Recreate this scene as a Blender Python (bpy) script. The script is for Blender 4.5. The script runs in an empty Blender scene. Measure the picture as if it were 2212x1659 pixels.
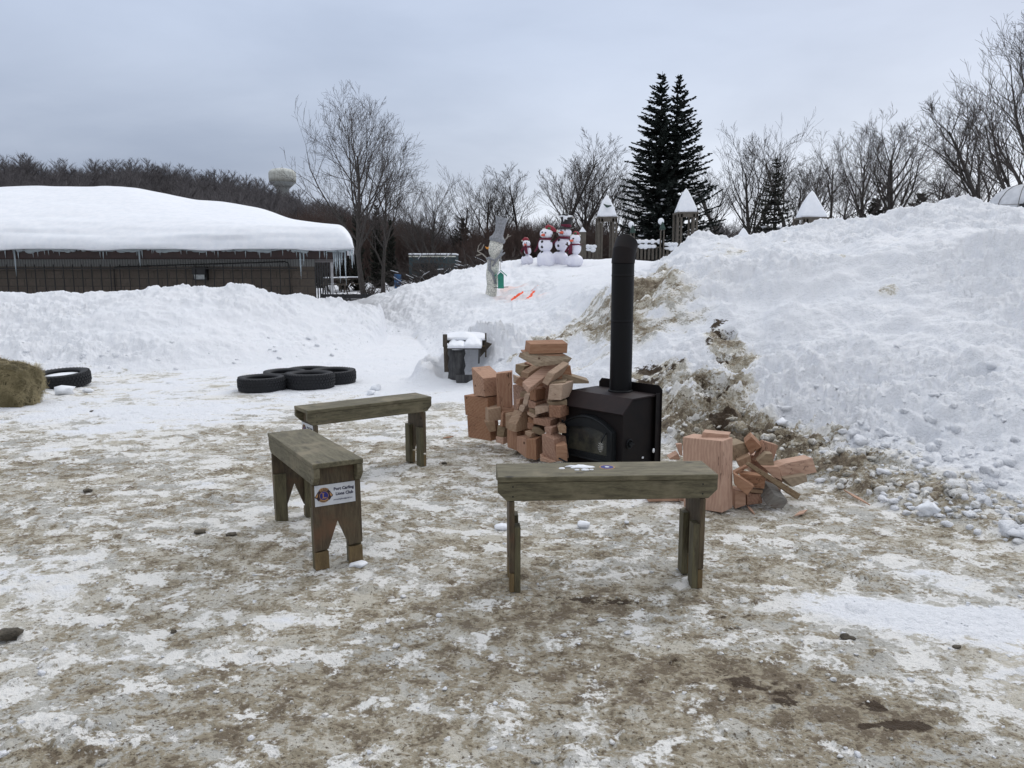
import bpy, bmesh, math, random
import numpy as np
from mathutils import Vector, Matrix, Euler
random.seed(7); rng = np.random.default_rng(11)
scene = bpy.context.scene
COL = scene.collection
PI = math.pi
# ---------------------------------------------------------------- camera model
CH = 1.6; PITCH = math.radians(8.5); FP = 1637.0; CU, CV = 1106.0, 829.5
SP, CP = math.sin(PITCH), math.cos(PITCH)
def elev(v): return math.tan(math.atan((CV - v) / FP) - PITCH)      # rise per metre forward
def at(u, v, Y):                                                    # point seen at (u,v), Y metres ahead
    e = elev(v); a = (u - CU) / FP * (CP - e * SP)
    return Vector((a * Y, Y, CH + e * Y))
def aa(u, v): return (u - CU) / FP * (CP - elev(v) * SP)
cam = bpy.data.cameras.new('camera'); cam.sensor_width = 36; cam.lens = FP / 2212 * 36
cam.clip_start = 0.05; cam.clip_end = 2000
camo = bpy.data.objects.new('camera', cam); COL.objects.link(camo)
camo.location = (0, 0, CH); camo.rotation_euler = (PI / 2 - PITCH, 0, 0); scene.camera = camo
# ---------------------------------------------------------------- nodes
def mat(name):
    m = bpy.data.materials.new(name); m.use_nodes = True
    nt = m.node_tree; b = nt.nodes['Principled BSDF']
    return m, nt, b
def N(nt, typ, ins=None, **kw):
    n = nt.nodes.new(typ)
    for k, v in kw.items(): setattr(n, k, v)
    if ins:
        for k, v in ins.items():
            if hasattr(v, 'is_output') or isinstance(v, bpy.types.NodeSocket): nt.links.new(v, n.inputs[k])
            else: n.inputs[k].default_value = v
    return n
def MA(nt, op, a, b=0.0, c=0.0, clamp=False):
    return N(nt, 'ShaderNodeMath', {0: a, 1: b, 2: c}, operation=op, use_clamp=clamp).outputs[0]
def MIX(nt, f, a, b):
    n = nt.nodes.new('ShaderNodeMix'); n.data_type = 'RGBA'
    for k, v in ((0, f), (6, a), (7, b)):
        if isinstance(v, bpy.types.NodeSocket): nt.links.new(v, n.inputs[k])
        else: n.inputs[k].default_value = (tuple(v) + (1,))[:4] if k else v
    return n.outputs[2]
def SS(nt, x, lo, hi, a=0.0, b=1.0):
    n = N(nt, 'ShaderNodeMapRange', {0: x, 1: lo, 2: hi, 3: a, 4: b}); n.interpolation_type = 'SMOOTHSTEP'
    return n.outputs[0]
def NOI(nt, vec, scale, detail=4, rough=.55, dist=0.0):
    return N(nt, 'ShaderNodeTexNoise', {'Vector': vec, 'Scale': scale, 'Detail': detail, 'Roughness': rough, 'Distortion': dist}).outputs[0]
def OBJ(nt, scale=(1, 1, 1), rand=True):
    tc = N(nt, 'ShaderNodeTexCoord'); v = tc.outputs['Object']
    if rand:
        oi = N(nt, 'ShaderNodeObjectInfo')
        s = N(nt, 'ShaderNodeVectorMath', {0: (17.3, 9.1, 31.7)}, operation='SCALE'); nt.links.new(oi.outputs['Random'], s.inputs['Scale'])
        v = N(nt, 'ShaderNodeVectorMath', {0: v, 1: s.outputs[0]}, operation='ADD').outputs[0]
    return N(nt, 'ShaderNodeVectorMath', {0: v, 1: scale}, operation='MULTIPLY').outputs[0]
def BUMP(nt, b, h, strength=.3, dist=.01):
    n = N(nt, 'ShaderNodeBump', {'Height': h, 'Strength': strength, 'Distance': dist}); nt.links.new(n.outputs[0], b.inputs['Normal'])
def simple(name, c, c2=None, scale=8, rough=.7, bump=.15, metal=0.0, bd=.004, vs=(1, 1, 1), detail=5, lo=.35, hi=.65):
    m, nt, b = mat(name); c2 = c2 or tuple(x * .7 for x in c)
    v = OBJ(nt, vs); n = NOI(nt, v, scale, detail, .6)
    nt.links.new(MIX(nt, SS(nt, n, lo, hi), c, c2), b.inputs['Base Color'])
    b.inputs['Roughness'].default_value = rough; b.inputs['Metallic'].default_value = metal
    if bump: BUMP(nt, b, NOI(nt, v, scale * 6, 4, .6), bump, bd)
    return m
def wood(name, light, dark, vs=(1.2, 14, 14), rough=.75, knots=True, gscale=6, stain=None, bstr=.35):
    m, nt, b = mat(name); v = OBJ(nt, vs)
    g = NOI(nt, v, gscale, 6, .65, .4); f = NOI(nt, v, gscale * 5, 3, .6)
    k = MA(nt, 'ADD', MA(nt, 'MULTIPLY', g, .75), MA(nt, 'MULTIPLY', f, .25))
    c = MIX(nt, SS(nt, k, .36, .66), light, dark)
    if knots:
        vv = OBJ(nt, (4, 7, 7)); vo = N(nt, 'ShaderNodeTexVoronoi', {'Vector': vv, 'Scale': 1.0})
        c = MIX(nt, SS(nt, vo.outputs['Distance'], .14, .05), c, tuple(x * .35 for x in dark))
    if stain: c = MIX(nt, SS(nt, NOI(nt, OBJ(nt), 5, 4, .6), .5, .75), c, stain)
    nt.links.new(c, b.inputs['Base Color']); b.inputs['Roughness'].default_value = rough
    BUMP(nt, b, k, bstr, .004)
    return m
M = {}
# ---------------------------------------------------------------- object helpers
def tag(o, label=None, cat=None, group=None, kind=None):
    if label: o['label'] = label
    if cat: o['category'] = cat
    if group: o['group'] = group
    if kind: o['kind'] = kind
    return o
def empty(name, loc=(0, 0, 0), rz=0.0, **kw):
    o = bpy.data.objects.new(name, None); o.empty_display_size = .1; COL.objects.link(o)
    o.location = loc; o.rotation_euler = (0, 0, rz); return tag(o, **kw)
def link(name, me, m, parent=None, smooth=False, loc=None, **kw):
    if m is not None:
        for x in (m if isinstance(m, (list, tuple)) else [m]): me.materials.append(x)
    if smooth: me.polygons.foreach_set('use_smooth', np.ones(len(me.polygons), bool))
    o = bpy.data.objects.new(name, me); COL.objects.link(o)
    if parent: o.parent = parent
    if loc is not None: o.location = loc
    return tag(o, **kw)
def copy_tree(o, parent=None):
    c = o.copy(); COL.objects.link(c)
    if parent: c.parent = parent
    for ch in list(o.children): copy_tree(ch, c)
    return c
class MB:                                                           # collects pieces into one mesh
    def __init__(s): s.v = []; s.f = []; s.mi = []
    def add(s, vs, fs, mi=0):
        n = len(s.v); s.v += [tuple(p) for p in vs]; s.f += [tuple(i + n for i in f) for f in fs]; s.mi += [mi] * len(fs)
    def box(s, c, d, rot=None, mi=0):
        h = [x / 2 for x in d]; R = rot.to_matrix() if rot else Matrix.Identity(3); c = Vector(c)
        vs = [c + R @ Vector((x * h[0], y * h[1], z * h[2])) for x in (-1, 1) for y in (-1, 1) for z in (-1, 1)]
        s.add(vs, [(0, 1, 3, 2), (4, 6, 7, 5), (0, 4, 5, 1), (2, 3, 7, 6), (0, 2, 6, 4), (1, 5, 7, 3)], mi)
    def prism(s, poly, ext, mi=0):                                  # poly: 3-D points, ext: vector
        n = len(poly); e = Vector(ext); vs = [Vector(p) for p in poly] + [Vector(p) + e for p in poly]
        s.add(vs, [tuple(range(n)), tuple(range(2 * n - 1, n - 1, -1))] + [((i + 1) % n, i, n + i, n + (i + 1) % n) for i in range(n)], mi)
    def tube(s, pts, r, n=8, cap=True, mi=0):
        pts = [Vector(p) for p in pts]; rs = r if isinstance(r, (list, tuple)) else [r] * len(pts)
        rings = []; prev = None
        for i, p in enumerate(pts):
            d = (pts[min(i + 1, len(pts) - 1)] - pts[max(i - 1, 0)]).normalized()
            if prev is None:
                a = d.cross(Vector((0, 0, 1)));  a = a if a.length > .1 else d.cross(Vector((1, 0, 0)))
            else: a = prev - d * prev.dot(d)
            a.normalize(); prev = a; b = d.cross(a)
            rings.append([p + (a * math.cos(2 * PI * k / n) + b * math.sin(2 * PI * k / n)) * rs[i] for k in range(n)])
        fs = []
        for i in range(len(pts) - 1):
            for k in range(n): fs.append((i * n + k, i * n + (k + 1) % n, (i + 1) * n + (k + 1) % n, (i + 1) * n + k))
        if cap: fs.append(tuple(range(n - 1, -1, -1))); fs.append(tuple(range((len(pts) - 1) * n, len(pts) * n)))
        s.add([p for r_ in rings for p in r_], fs, mi)
    def lathe(s, prof, c=(0, 0, 0), n=24, sy=1.0, mi=0, wob=0.0):      # prof: (r, z)
        c = Vector(c); vs = []
        for r, z in prof:
            for k in range(n):
                t = 2 * PI * k / n; q = 1 + wob * math.sin(3 * t + z * 9)
                vs.append(c + Vector((r * q * math.cos(t), r * q * sy * math.sin(t), z)))
        fs = [(i * n + k, i * n + (k + 1) % n, (i + 1) * n + (k + 1) % n, (i + 1) * n + k) for i in range(len(prof) - 1) for k in range(n)]
        fs.append(tuple(range(n - 1, -1, -1))); fs.append(tuple(range((len(prof) - 1) * n, len(prof) * n)))
        s.add(vs, fs, mi)
    def ball(s, c, r, n=12, m_=8, mi=0):
        r = r if isinstance(r, (list, tuple)) else (r, r, r); c = Vector(c)
        vs = [c + Vector((0, 0, -r[2]))]
        for i in range(1, m_):
            p = PI * i / m_ - PI / 2
            for k in range(n):
                t = 2 * PI * k / n; vs.append(c + Vector((r[0] * math.cos(p) * math.cos(t), r[1] * math.cos(p) * math.sin(t), r[2] * math.sin(p))))
        vs.append(c + Vector((0, 0, r[2]))); L = len(vs) - 1
        fs = [(0, 1 + (k + 1) % n, 1 + k) for k in range(n)]
        for i in range(m_ - 2):
            for k in range(n): fs.append((1 + i * n + k, 1 + i * n + (k + 1) % n, 1 + (i + 1) * n + (k + 1) % n, 1 + (i + 1) * n + k))
        fs += [(L, 1 + (m_ - 2) * n + k, 1 + (m_ - 2) * n + (k + 1) % n) for k in range(n)]
        s.add(vs, fs, mi)
    def mesh(s, name):
        me = bpy.data.meshes.new(name); me.from_pydata(s.v, [], s.f); me.polygons.foreach_set('material_index', s.mi); me.update(); return me
    def build(s, name, m, parent=None, smooth=False, bevel=0.0, center=False, **kw):
        me = s.mesh(name); loc = None
        if bevel:
            bm = bmesh.new(); bm.from_mesh(me); bmesh.ops.recalc_face_normals(bm, faces=bm.faces)
            bmesh.ops.bevel(bm, geom=[e for e in bm.edges if e.is_manifold and e.calc_face_angle(0) > .5], offset=bevel, segments=1, affect='EDGES', clamp_overlap=True)
            bm.to_mesh(me); bm.free()
        if center:
            c = sum((v.co for v in me.vertices), Vector()) / max(1, len(me.vertices)); c.z = min(v.co.z for v in me.vertices)
            me.transform(Matrix.Translation(-c)); loc = c
        return link(name, me, m, parent, smooth, loc, **kw)
def npmesh(name, V, F, nside=None):                                 # fast mesh from arrays (F: (n,3) or (n,4))
    me = bpy.data.meshes.new(name); V = np.asarray(V, np.float32); F = np.asarray(F, np.int32); k = F.shape[1]
    me.vertices.add(len(V)); me.vertices.foreach_set('co', V.ravel())
    me.loops.add(F.size); me.loops.foreach_set('vertex_index', F.ravel())
    me.polygons.add(len(F)); me.polygons.foreach_set('loop_start', np.arange(0, F.size, k, dtype=np.int32))
    me.update(calc_edges=True); return me
def text_mesh(s, size, bold=0.0, align='LEFT', ext=.0006):
    c = bpy.data.curves.new('t', 'FONT'); c.body = s; c.size = size; c.offset = bold; c.align_x = align; c.extrude = ext; c.resolution_u = 3
    o = bpy.data.objects.new('t', c); COL.objects.link(o); bpy.context.view_layer.update()
    me = bpy.data.meshes.new_from_object(o); bpy.data.objects.remove(o); return me
# ---------------------------------------------------------------- noise in numpy
def _h(ix, iy, iz, seed):
    h = (ix * 374761393 + iy * 668265263 + iz * 2147483647 + seed * 1274126177) & 0xFFFFFFFF
    h = ((h ^ (h >> 13)) * 1274126177) & 0xFFFFFFFF
    h = ((h ^ (h >> 15)) * 2246822519) & 0xFFFFFFFF
    return ((h ^ (h >> 16)) & 0xFFFF).astype(np.float32) / 65535.0
def vnoise(x, y, z, seed=0):                                        # 3-D value noise, -1..1
    xi = np.floor(x).astype(np.int64); yi = np.floor(y).astype(np.int64); zi = np.floor(z).astype(np.int64)
    fx = (x - xi).astype(np.float32); fy = (y - yi).astype(np.float32); fz = (z - zi).astype(np.float32)
    fx = fx * fx * fx * (fx * (fx * 6 - 15) + 10); fy = fy * fy * fy * (fy * (fy * 6 - 15) + 10); fz = fz * fz * (3 - 2 * fz)
    r = 0
    for dz in (0, 1):
        a = _h(xi, yi, zi + dz, seed) * (1 - fx) + _h(xi + 1, yi, zi + dz, seed) * fx
        b = _h(xi, yi + 1, zi + dz, seed) * (1 - fx) + _h(xi + 1, yi + 1, zi + dz, seed) * fx
        r = r + (a * (1 - fy) + b * fy) * (fz if dz else 1 - fz)
    return r * 2 - 1
def fbm(x, y, z, f, octs=4, gain=.5, seed=0, billow=False):
    r = 0; A = 1; T = 0
    for i in range(octs):
        n = vnoise(x * f + i * 13.7, y * f + i * 7.3, z * f, seed + i)
        r = r + A * ((1 - 2 * np.abs(n)) if billow else n); T += A; A *= gain; f *= 2.03
    return r / T
def sst(x, lo, hi):
    t = np.clip((x - lo) / (hi - lo), 0, 1); return t * t * (3 - 2 * t)
# ================================================================ TERRAIN
GD = -.08
def g0(Y, x=-1.0):                                                  # yard level: falls slightly away
    t = min(max((Y - 3.6) / 4.0, 0), 1); t = t * t * (3 - 2 * t)
    s = min(max((1.0 - x) / 1.2, 0), 1)
    return GD * t * (.4 + .6 * s)
NC, NR1, NR2 = 1300, 1050, 170
cols = np.concatenate([-.76 - np.geomspace(.02, 4, 30)[::-1], np.linspace(-.76, .76, NC), .76 + np.geomspace(.02, 4, 30)])
rows = np.concatenate([np.geomspace(1.2, 27, NR1), np.geomspace(27, 900, NR2 + 1)[1:]])
A_, Y_ = np.meshgrid(cols, rows, indexing='ij')                     # [col,row]
X_ = A_ * Y_
gx = np.clip((1.0 - X_) / 1.2, 0, 1)
G_ = GD * sst(Y_, 3.6, 7.6) * (.4 + .6 * gx)
def field(table, far=None):
    """table: u -> list of (Y, v) or (Y, 'z', z) knots, equal count; returns height per [col,row]"""
    us = sorted(table); K = len(table[us[0]]); Yk = []; Zk = []
    for k in range(K):
        a = []; y = []; z = []
        for u in us:
            q = table[u][k]
            if q[0] is None:                                        # on the yard, at pixel row v
                Y = 6.0
                for _ in range(20): Y = (g0(Y, aa(u, q[1]) * Y) - CH) / elev(q[1])
                a.append(aa(u, q[1])); y.append(Y); z.append(g0(Y, a[-1] * Y) - .02)
            elif len(q) == 3: a.append(aa(u, 600)); y.append(q[0]); z.append(q[2])
            else: a.append(aa(u, q[1])); y.append(q[0]); z.append(CH + elev(q[1]) * q[0])
        o = np.argsort(a); a = np.array(a)[o]; y = np.array(y)[o]; z = np.array(z)[o]
        yy = np.interp(cols, a, y); zz = np.interp(cols, a, z)
        ker = np.exp(-np.linspace(-2, 2, 17) ** 2); ker /= ker.sum()
        yy = np.convolve(np.pad(yy, 8, 'edge'), ker, 'valid'); zz = np.convolve(np.pad(zz, 8, 'edge'), ker, 'valid')
        Yk.append(yy); Zk.append(zz)
    Yk = np.array(Yk); Zk = np.array(Zk); out = np.empty_like(A_)
    for i in range(len(cols)):
        yk = np.maximum.accumulate(Yk[:, i] + np.arange(K) * 1e-4)
        out[i] = np.interp(rows, yk, Zk[:, i], left=-5, right=Zk[-1, i])
    return out
Lt = {}
for u, b, k1, k2, c, bk in ((-900, 812, (13.2, 745), (14.6, 680), (15.8, 628), 18), (0, 812, (13.2, 745), (14.6, 680), (15.8, 627), 18), (72, 812, (13.2, 745), (14.6, 680), (15.8, 631), 18),
        (162, 812, (13.2, 742), (14.6, 678), (15.9, 624), 18), (317, 806, (13.4, 735), (14.8, 668), (16.2, 613), 18), (414, 800, (13.6, 735), (15, 672), (16.4, 621), 18.2),
        (525, 792, (14.4, 735), (15.6, 676), (16.8, 624), 18.6), (666, 780, (15.6, 729), (16.8, 677), (18.2, 633), 19.5), (735, 770, (16.4, 722), (17.6, 680), (18.9, 643), 20),
        (790, 760, (17.2, 716), (18.2, 687), (19.4, 658), 20.4), (826, 745, (18.2, 715), (18.9, 696), (19.7, 678), 20.6)):
    Lt[u] = [(None, b), k1, k2, c, (bk, 'z', .7), (bk + 1.4, 'z', -.2)]
for u in (836, 845): Lt[u] = [(18.3, 'z', -.2), (18.8, 'z', -.2), (19.2, 'z', -.2), (19.8, 'z', -.2), (20.8, 'z', -.2), (22, 'z', -.2)]
Lt[2600] = Lt[845]
HL = field(Lt)
HL = np.where(A_ < aa(836, 700), HL, -5)
R = {}
R[640] = [(21, 'z', -.3), (22, 'z', -.25), (23, 'z', -.2), (24, 'z', -.1), (25, 'z', 0), (26, 'z', .1), (28, 'z', 0), (38, 'z', .2), (60, 'z', .7)]
R[700] = [(21, 'z', -.2), (22, 'z', -.1), (23, 'z', 0), (24, 'z', .2), (25, 'z', .3), (26, 'z', .4), (28, 'z', .2), (38, 'z', .25), (60, 'z', .7)]
R[773] = [(20.6, 'z', -.1), (21.4, 'z', .05), (22.3, 'z', .2), (23.4, 'z', .38), (24.6, 'z', .55), (26, 648), (28.5, 'z', .1), (38, 'z', .25), (60, 'z', .7)]
R[843] = [(None, 724), (21.0, 702), (22.0, 680), (22.8, 660), (24.0, 643), (25.4, 629), (28, 'z', .3), (38, 'z', .35), (60, 'z', .8)]
R[894] = [(None, 728), (20.4, 704), (21.4, 676), (22.4, 652), (23.4, 630), (25, 610), (28, 'z', .6), (38, 'z', .5), (60, 'z', .9)]
R[930] = [(None, 775), (17.5, 735), (20, 700), (21.6, 660), (23, 628), (25, 600), (28, 'z', .9), (38, 'z', .7), (60, 'z', 1.0)]
R[971] = [(None, 815), (13.5, 765), (18, 705), (21, 655), (23, 618), (25, 588), (28, 'z', 1.2), (38, 'z', 1.0), (60, 'z', 1.2)]
R[1019] = [(None, 838), (12.6, 765), (16, 712), (20, 660), (22.5, 615), (25.5, 575), (28, 'z', 1.6), (38, 'z', 1.5), (60, 'z', 1.5)]
R[1065] = [(None, 862), (11.6, 770), (15, 710), (19.5, 662), (21.6, 640), (26.5, 580), (31, 563), (40, 'z', 1.9), (60, 'z', 2.0)]
R[1150] = [(None, 885), (10.4, 780), (13.5, 710), (18, 655), (21, 620), (26.5, 577), (31, 561), (40, 'z', 2.0), (60, 'z', 2.0)]
R[1250] = [(None, 905), (9.6, 790), (12.2, 700), (14.8, 640), (17, 612), (26.5, 580), (31, 560), (40, 'z', 2.05), (60, 'z', 2.0)]
R[1350] = [(None, 930), (8.9, 795), (10.4, 700), (11.5, 612), (15, 590), (23, 573), (31, 559), (40, 'z', 2.05), (60, 'z', 2.0)]
R[1428] = [(None, 955), (8.5, 800), (9.9, 690), (10.9, 595), (13.2, 568), (20, 'z', 1.8), (31, 'z', 1.95), (40, 'z', 2.05), (60, 'z', 2.0)]
R[1454] = [(None, 968), (8.4, 800), (9.8, 690), (10.8, 590), (13.8, 550), (19, 'z', 1.8), (31, 'z', 1.95), (40, 'z', 2.05), (60, 'z', 2.0)]
R[1496] = [(None, 985), (8.3, 800), (9.7, 690), (11, 583), (14, 521), (18, 'z', 1.8), (31, 'z', 1.95), (40, 'z', 2.05), (60, 'z', 2.0)]
R[1540] = [(None, 1000), (8.2, 800), (9.6, 690), (10.9, 575), (14.2, 519), (18, 'z', 1.8), (31, 'z', 1.95), (40, 'z', 2.05), (60, 'z', 2.0)]
R[1638] = [(None, 1012), (8, 810), (9.3, 690), (10.6, 570), (14.2, 511), (18, 'z', 1.8), (31, 'z', 1.95), (40, 'z', 2.05), (60, 'z', 2.0)]
R[1700] = [(None, 1030), (7.8, 815), (9.1, 690), (10.4, 562), (14.2, 500), (18, 'z', 1.8), (31, 'z', 1.95), (40, 'z', 2.05), (60, 'z', 2.0)]
R[1825] = [(None, 1080), (7.3, 830), (8.9, 690), (10.2, 556), (14.2, 472), (18, 'z', 1.9), (31, 'z', 2.0), (40, 'z', 2.1), (60, 'z', 2.1)]
R[1953] = [(None, 1125), (6.9, 840), (8.6, 690), (9.9, 552), (14.2, 454), (18, 'z', 2.0), (31, 'z', 2.1), (40, 'z', 2.2), (60, 'z', 2.2)]
R[2080] = [(None, 1165), (6.5, 850), (8.3, 690), (9.6, 548), (14.2, 437), (18, 'z', 2.1), (31, 'z', 2.2), (40, 'z', 2.3), (60, 'z', 2.3)]
R[2136] = [(None, 1180), (6.4, 850), (8.2, 690), (9.5, 545), (14, 452), (18, 'z', 2.2), (31, 'z', 2.4), (40, 'z', 2.6), (60, 'z', 2.6)]
R[2212] = [(None, 1205), (6.2, 855), (8.0, 690), (9.3, 543), (14, 450), (18, 'z', 2.2), (31, 'z', 2.4), (40, 'z', 2.6), (60, 'z', 2.6)]
R[2800] = [(None, 1330), (5.2, 880), (7.0, 700), (8.6, 545), (13, 450), (18, 'z', 2.2), (31, 'z', 2.4), (40, 'z', 2.6), (60, 'z', 2.6)]
HR = field(R)
base = np.maximum(np.maximum(HL, HR), G_ - .0)
near = Y_ < 20.5
base = np.where(near, base, np.maximum(HR, HL))
# soft mix where banks meet the yard
hill_a = np.interp(cols, [-6, -.9, -.7, -.45, -.34, -.25, -.156, -.065, 0, .1, .25, .5, .8, 6], [16, 17, 19.2, 17.5, 14, 8.3, 5.0, .8, .5, .8, 1.5, 1.5, 2, 2])
hill = hill_a[:, None] * sst(Y_, 70, 215) * (1 + .04 * fbm(X_, Y_, Y_ * 0, .02, 3, seed=91))
base = base + hill
inb = sst(base - G_, .0, .35)                                       # 0 on the yard, 1 on banks
farf = 1 - sst(Y_, 26, 45)
Z0 = base
# --- displacement
smooth_slope = sst(Y_, 14, 16) * sst(A_, aa(1160, 600), aa(1230, 600)) * (1 - sst(A_, aa(1400, 600), aa(1440, 600)))
amp = inb * farf * (1 - .75 * smooth_slope)
big = fbm(X_, Y_, Z0, .9, 3, .5, seed=1)
bil = fbm(X_, Y_, Z0, 2.3, 3, .55, seed=21, billow=True)
fin = fbm(X_, Y_, Z0, 7.5, 4, .6, seed=41)
fin2 = fbm(X_, Y_, Z0, 21, 3, .6, seed=61)
wear = sst(fbm(X_, Y_, Z0, .55, 2, .5, seed=77), -.25, .35)
rid = 1 - np.abs(fbm(X_ * 1.0, Y_, Z0 * 1.6, 1.25, 4, .55, seed=141)) * 2.2          # crusty ledges
disp = amp * ((.15 + .07 * (A_ > 0)) * big + .085 * bil * (.35 + .65 * wear) + .06 * rid + .085 * fin * (.35 + .65 * wear) + .022 * fin2 * (.4 + .6 * wear) - .085)
# yard relief
yd = (1 - inb) * (1 - sst(Y_, 16, 24))
rg = fbm(X_ * .7, Y_, Z0, 1.1, 3, .5, seed=5)
rm = fbm(X_ * .6, Y_ * 1.0, Z0 * 0, 7, 4, .6, seed=8)
rf = fbm(X_ * .7, Y_, Z0 * 0, 34, 3, .6, seed=15)
disp = disp + yd * (.016 * rg + .014 * rm + .0075 * rf * (Y_ < 9))
# cellular clumps, strongest at the bank foot
def cells(x, y, f, seed, thr):
    xs = x * f; ys = y * f; xi = np.floor(xs).astype(np.int64); yi = np.floor(ys).astype(np.int64); best = np.full(x.shape, -1.0, np.float32)
    for dx in (-1, 0, 1):
        for dy in (-1, 0, 1):
            cx = xi + dx; cy = yi + dy
            px = cx + _h(cx, cy, cx * 0, seed); py = cy + _h(cx, cy, cx * 0, seed + 1); rr = .25 + .3 * _h(cx, cy, cx * 0, seed + 2)
            on = _h(cx, cy, cx * 0, seed + 3) > thr
            d = np.hypot(xs - px, ys - py) / rr
            best = np.maximum(best, np.where(on, np.sqrt(np.clip(1 - d * d, 0, 1)) * rr / .5, 0))
    return np.clip(best, 0, 1)
foot = np.exp(-((base - G_ - .18) / .3) ** 2) * (Y_ < 20) * sst(base - G_, .005, .05)
hiR = sst(A_, aa(1380, 800), aa(1480, 800)) * (1 - sst(Y_, 9, 11))
cl = cells(X_ + .05 * big, Y_, 5.5, 201, .35) * .07 + cells(X_, Y_, 11, 231, .3) * .035
disp = disp + cl * np.clip(foot * (.15 + .2 * hiR) + .25 * inb * (Y_ < 15) * wear + .12 * inb * (Y_ < 24), 0, 1) * farf
disp = disp + yd * cells(X_, Y_, 9, 251, .93) * .02
crz = np.exp(-((base - G_ - .35) / .55) ** 2) * sst(base - G_, .01, .08) * hiR * (1 - .75 * sst(A_, aa(1850, 900), aa(2000, 900)))
disp = disp + crz * .075 * (1 - np.abs(fbm(X_, Y_, Z0 * 1.5, 3.6, 5, .62, seed=171)) * 3.0) + crz * .03 * fbm(X_, Y_, Z0, 16, 3, .6, seed=181)
ysh = np.interp(cols, [aa(1480, 560), aa(1700, 560), aa(2212, 545), aa(2800, 545)], [11.3, 10.5, 9.4, 8.7])[:, None]
lipm = sst(A_, aa(1480, 560), aa(1560, 560)) * (Y_ < 14) * (.6 + .8 * fbm(X_, Y_ * 0, Z0 * 0, .8, 2, .5, seed=222))
disp = disp + lipm * (.15 * np.exp(-((Y_ - ysh - .12 * big) / .28) ** 2) - .10 * np.exp(-((Y_ - ysh - .75) / .35) ** 2) - .07 * np.exp(-((Y_ - ysh + .75) / .35) ** 2))
# shoulder lump on the skyline and pits
def find(u, v):
    """first surface point seen at (u,v)"""
    a = aa(u, v); i = int(np.argmin(np.abs(cols - a))); e = (Z0[i] - CH) / rows; ev = elev(v)
    k = np.nonzero(e >= ev)[0]; k = k[0] if len(k) else len(rows) - 1
    return cols[i] * rows[k], rows[k], i, k
def blob(u, v, r, ry=None, ang=0.0, p=2.0):
    x, y, i, k = find(u, v); ry = ry or r; c, s = math.cos(ang), math.sin(ang)
    dx = X_ - x; dy = Y_ - y
    q = ((dx * c + dy * s) / r) ** 2 + ((-dx * s + dy * c) / ry) ** 2
    return np.exp(-q ** (p / 2))
for u, v, r, h in ((2005, 832, .085, -.09), (1996, 922, .1, -.08), (2110, 812, .13, -.1), (2105, 870, .1, -.05), (1570, 716, .1, -.14), (1558, 760, .09, -.16), (1545, 820, .12, -.15), (1500, 900, .13, -.12)):
    disp = disp + 1.5 * h * blob(u, v, r * 1.1, p=7)
disp = disp + .16 * blob(1520, 524, .35, .5) + .08 * blob(1600, 545, .5, .6)
disp = disp + .05 * blob(110, 1590, .2, .12) * (1 + 1.2 * fin)       # broken ridge in the lower left
xf_ = aa(1003, 780) * 11.3
for dx_, yy_, rx_, ry_, h_ in ((0, 12.05, .5, .26, .42), (-.62, 11.75, .2, .4, .26), (.62, 11.8, .3, .4, .3), (.1, 12.6, .9, .5, .12), (-.1, 11.35, .8, .12, .05)):
    disp = disp + h_ * (1 + .5 * fin + .3 * bil) * np.exp(-(((X_ - xf_ - dx_) / rx_) ** 2 + ((Y_ - yy_) / ry_) ** 2) ** 1.5)
# cut ledges on the near right bank
led = sst(np.sin((A_ - aa(1500, 700)) * 55 + Z0 * 3 + big * 2.5), .1, .9) * inb * (1 - sst(Y_, 11.5, 13)) * (1 - sst(A_, aa(1560, 700), aa(1680, 700))) * sst(A_, aa(1150, 700), aa(1230, 700)) * sst(Z0, .5, .9)
disp = disp - .05 * led
Z = Z0 + disp
# --- surface marks (dirt, mud, clean snow, spray paint) carried by the ground itself
fine = fbm(X_ * .65, Y_, Z0, 3.2, 5, .62, seed=301); mid = fbm(X_ * .8, Y_, Z0, .9, 4, .55, seed=331)
onyard = (1 - inb)
dist_clean = sst(Y_ - .6 * np.clip(-X_, 0, 4), 6.0, 11.5)
dirt = onyard * (.36 - .28 * dist_clean + .09 * mid)
pw_ = fbm(X_ * .7, Y_, Z0 * 0, 1.9, 5, .62, seed=401); pd_ = fbm(X_ * .7, Y_, Z0 * 0, 1.5, 5, .62, seed=431)
dirt = dirt + onyard * (-.09 * sst(pw_, .05, .35) + .06 * sst(pd_, .05, .35)) * (1 - .6 * dist_clean)
dirt = dirt - .20 * onyard * blob(150, 900, 2.5, 1.5) - .25 * onyard * blob(860, 780, 2.5, 3)
dirt = dirt + inb * (.04 + .10 * sst(mid, .1, .6)) * (Y_ < 22)
for u, v, r, ry, s in ((1250, 1500, 1.2, .5, .16), (1650, 1480, .55, .25, .35), (1880, 1560, .35, .2, .3), (1300, 1300, .7, .25, .25), (900, 960, .5, .4, .16), (1120, 1000, .8, .5, .10),
        (650, 1560, .3, .12, .12), (500, 1020, .6, .3, .12), (120, 1650, .35, .12, .22), (1680, 1180, .8, .3, .12), (260, 1350, .8, .3, .06), (640, 1480, .6, .2, .08)):
    dirt = dirt + .7 * s * onyard * blob(u, v, r, ry)
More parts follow.
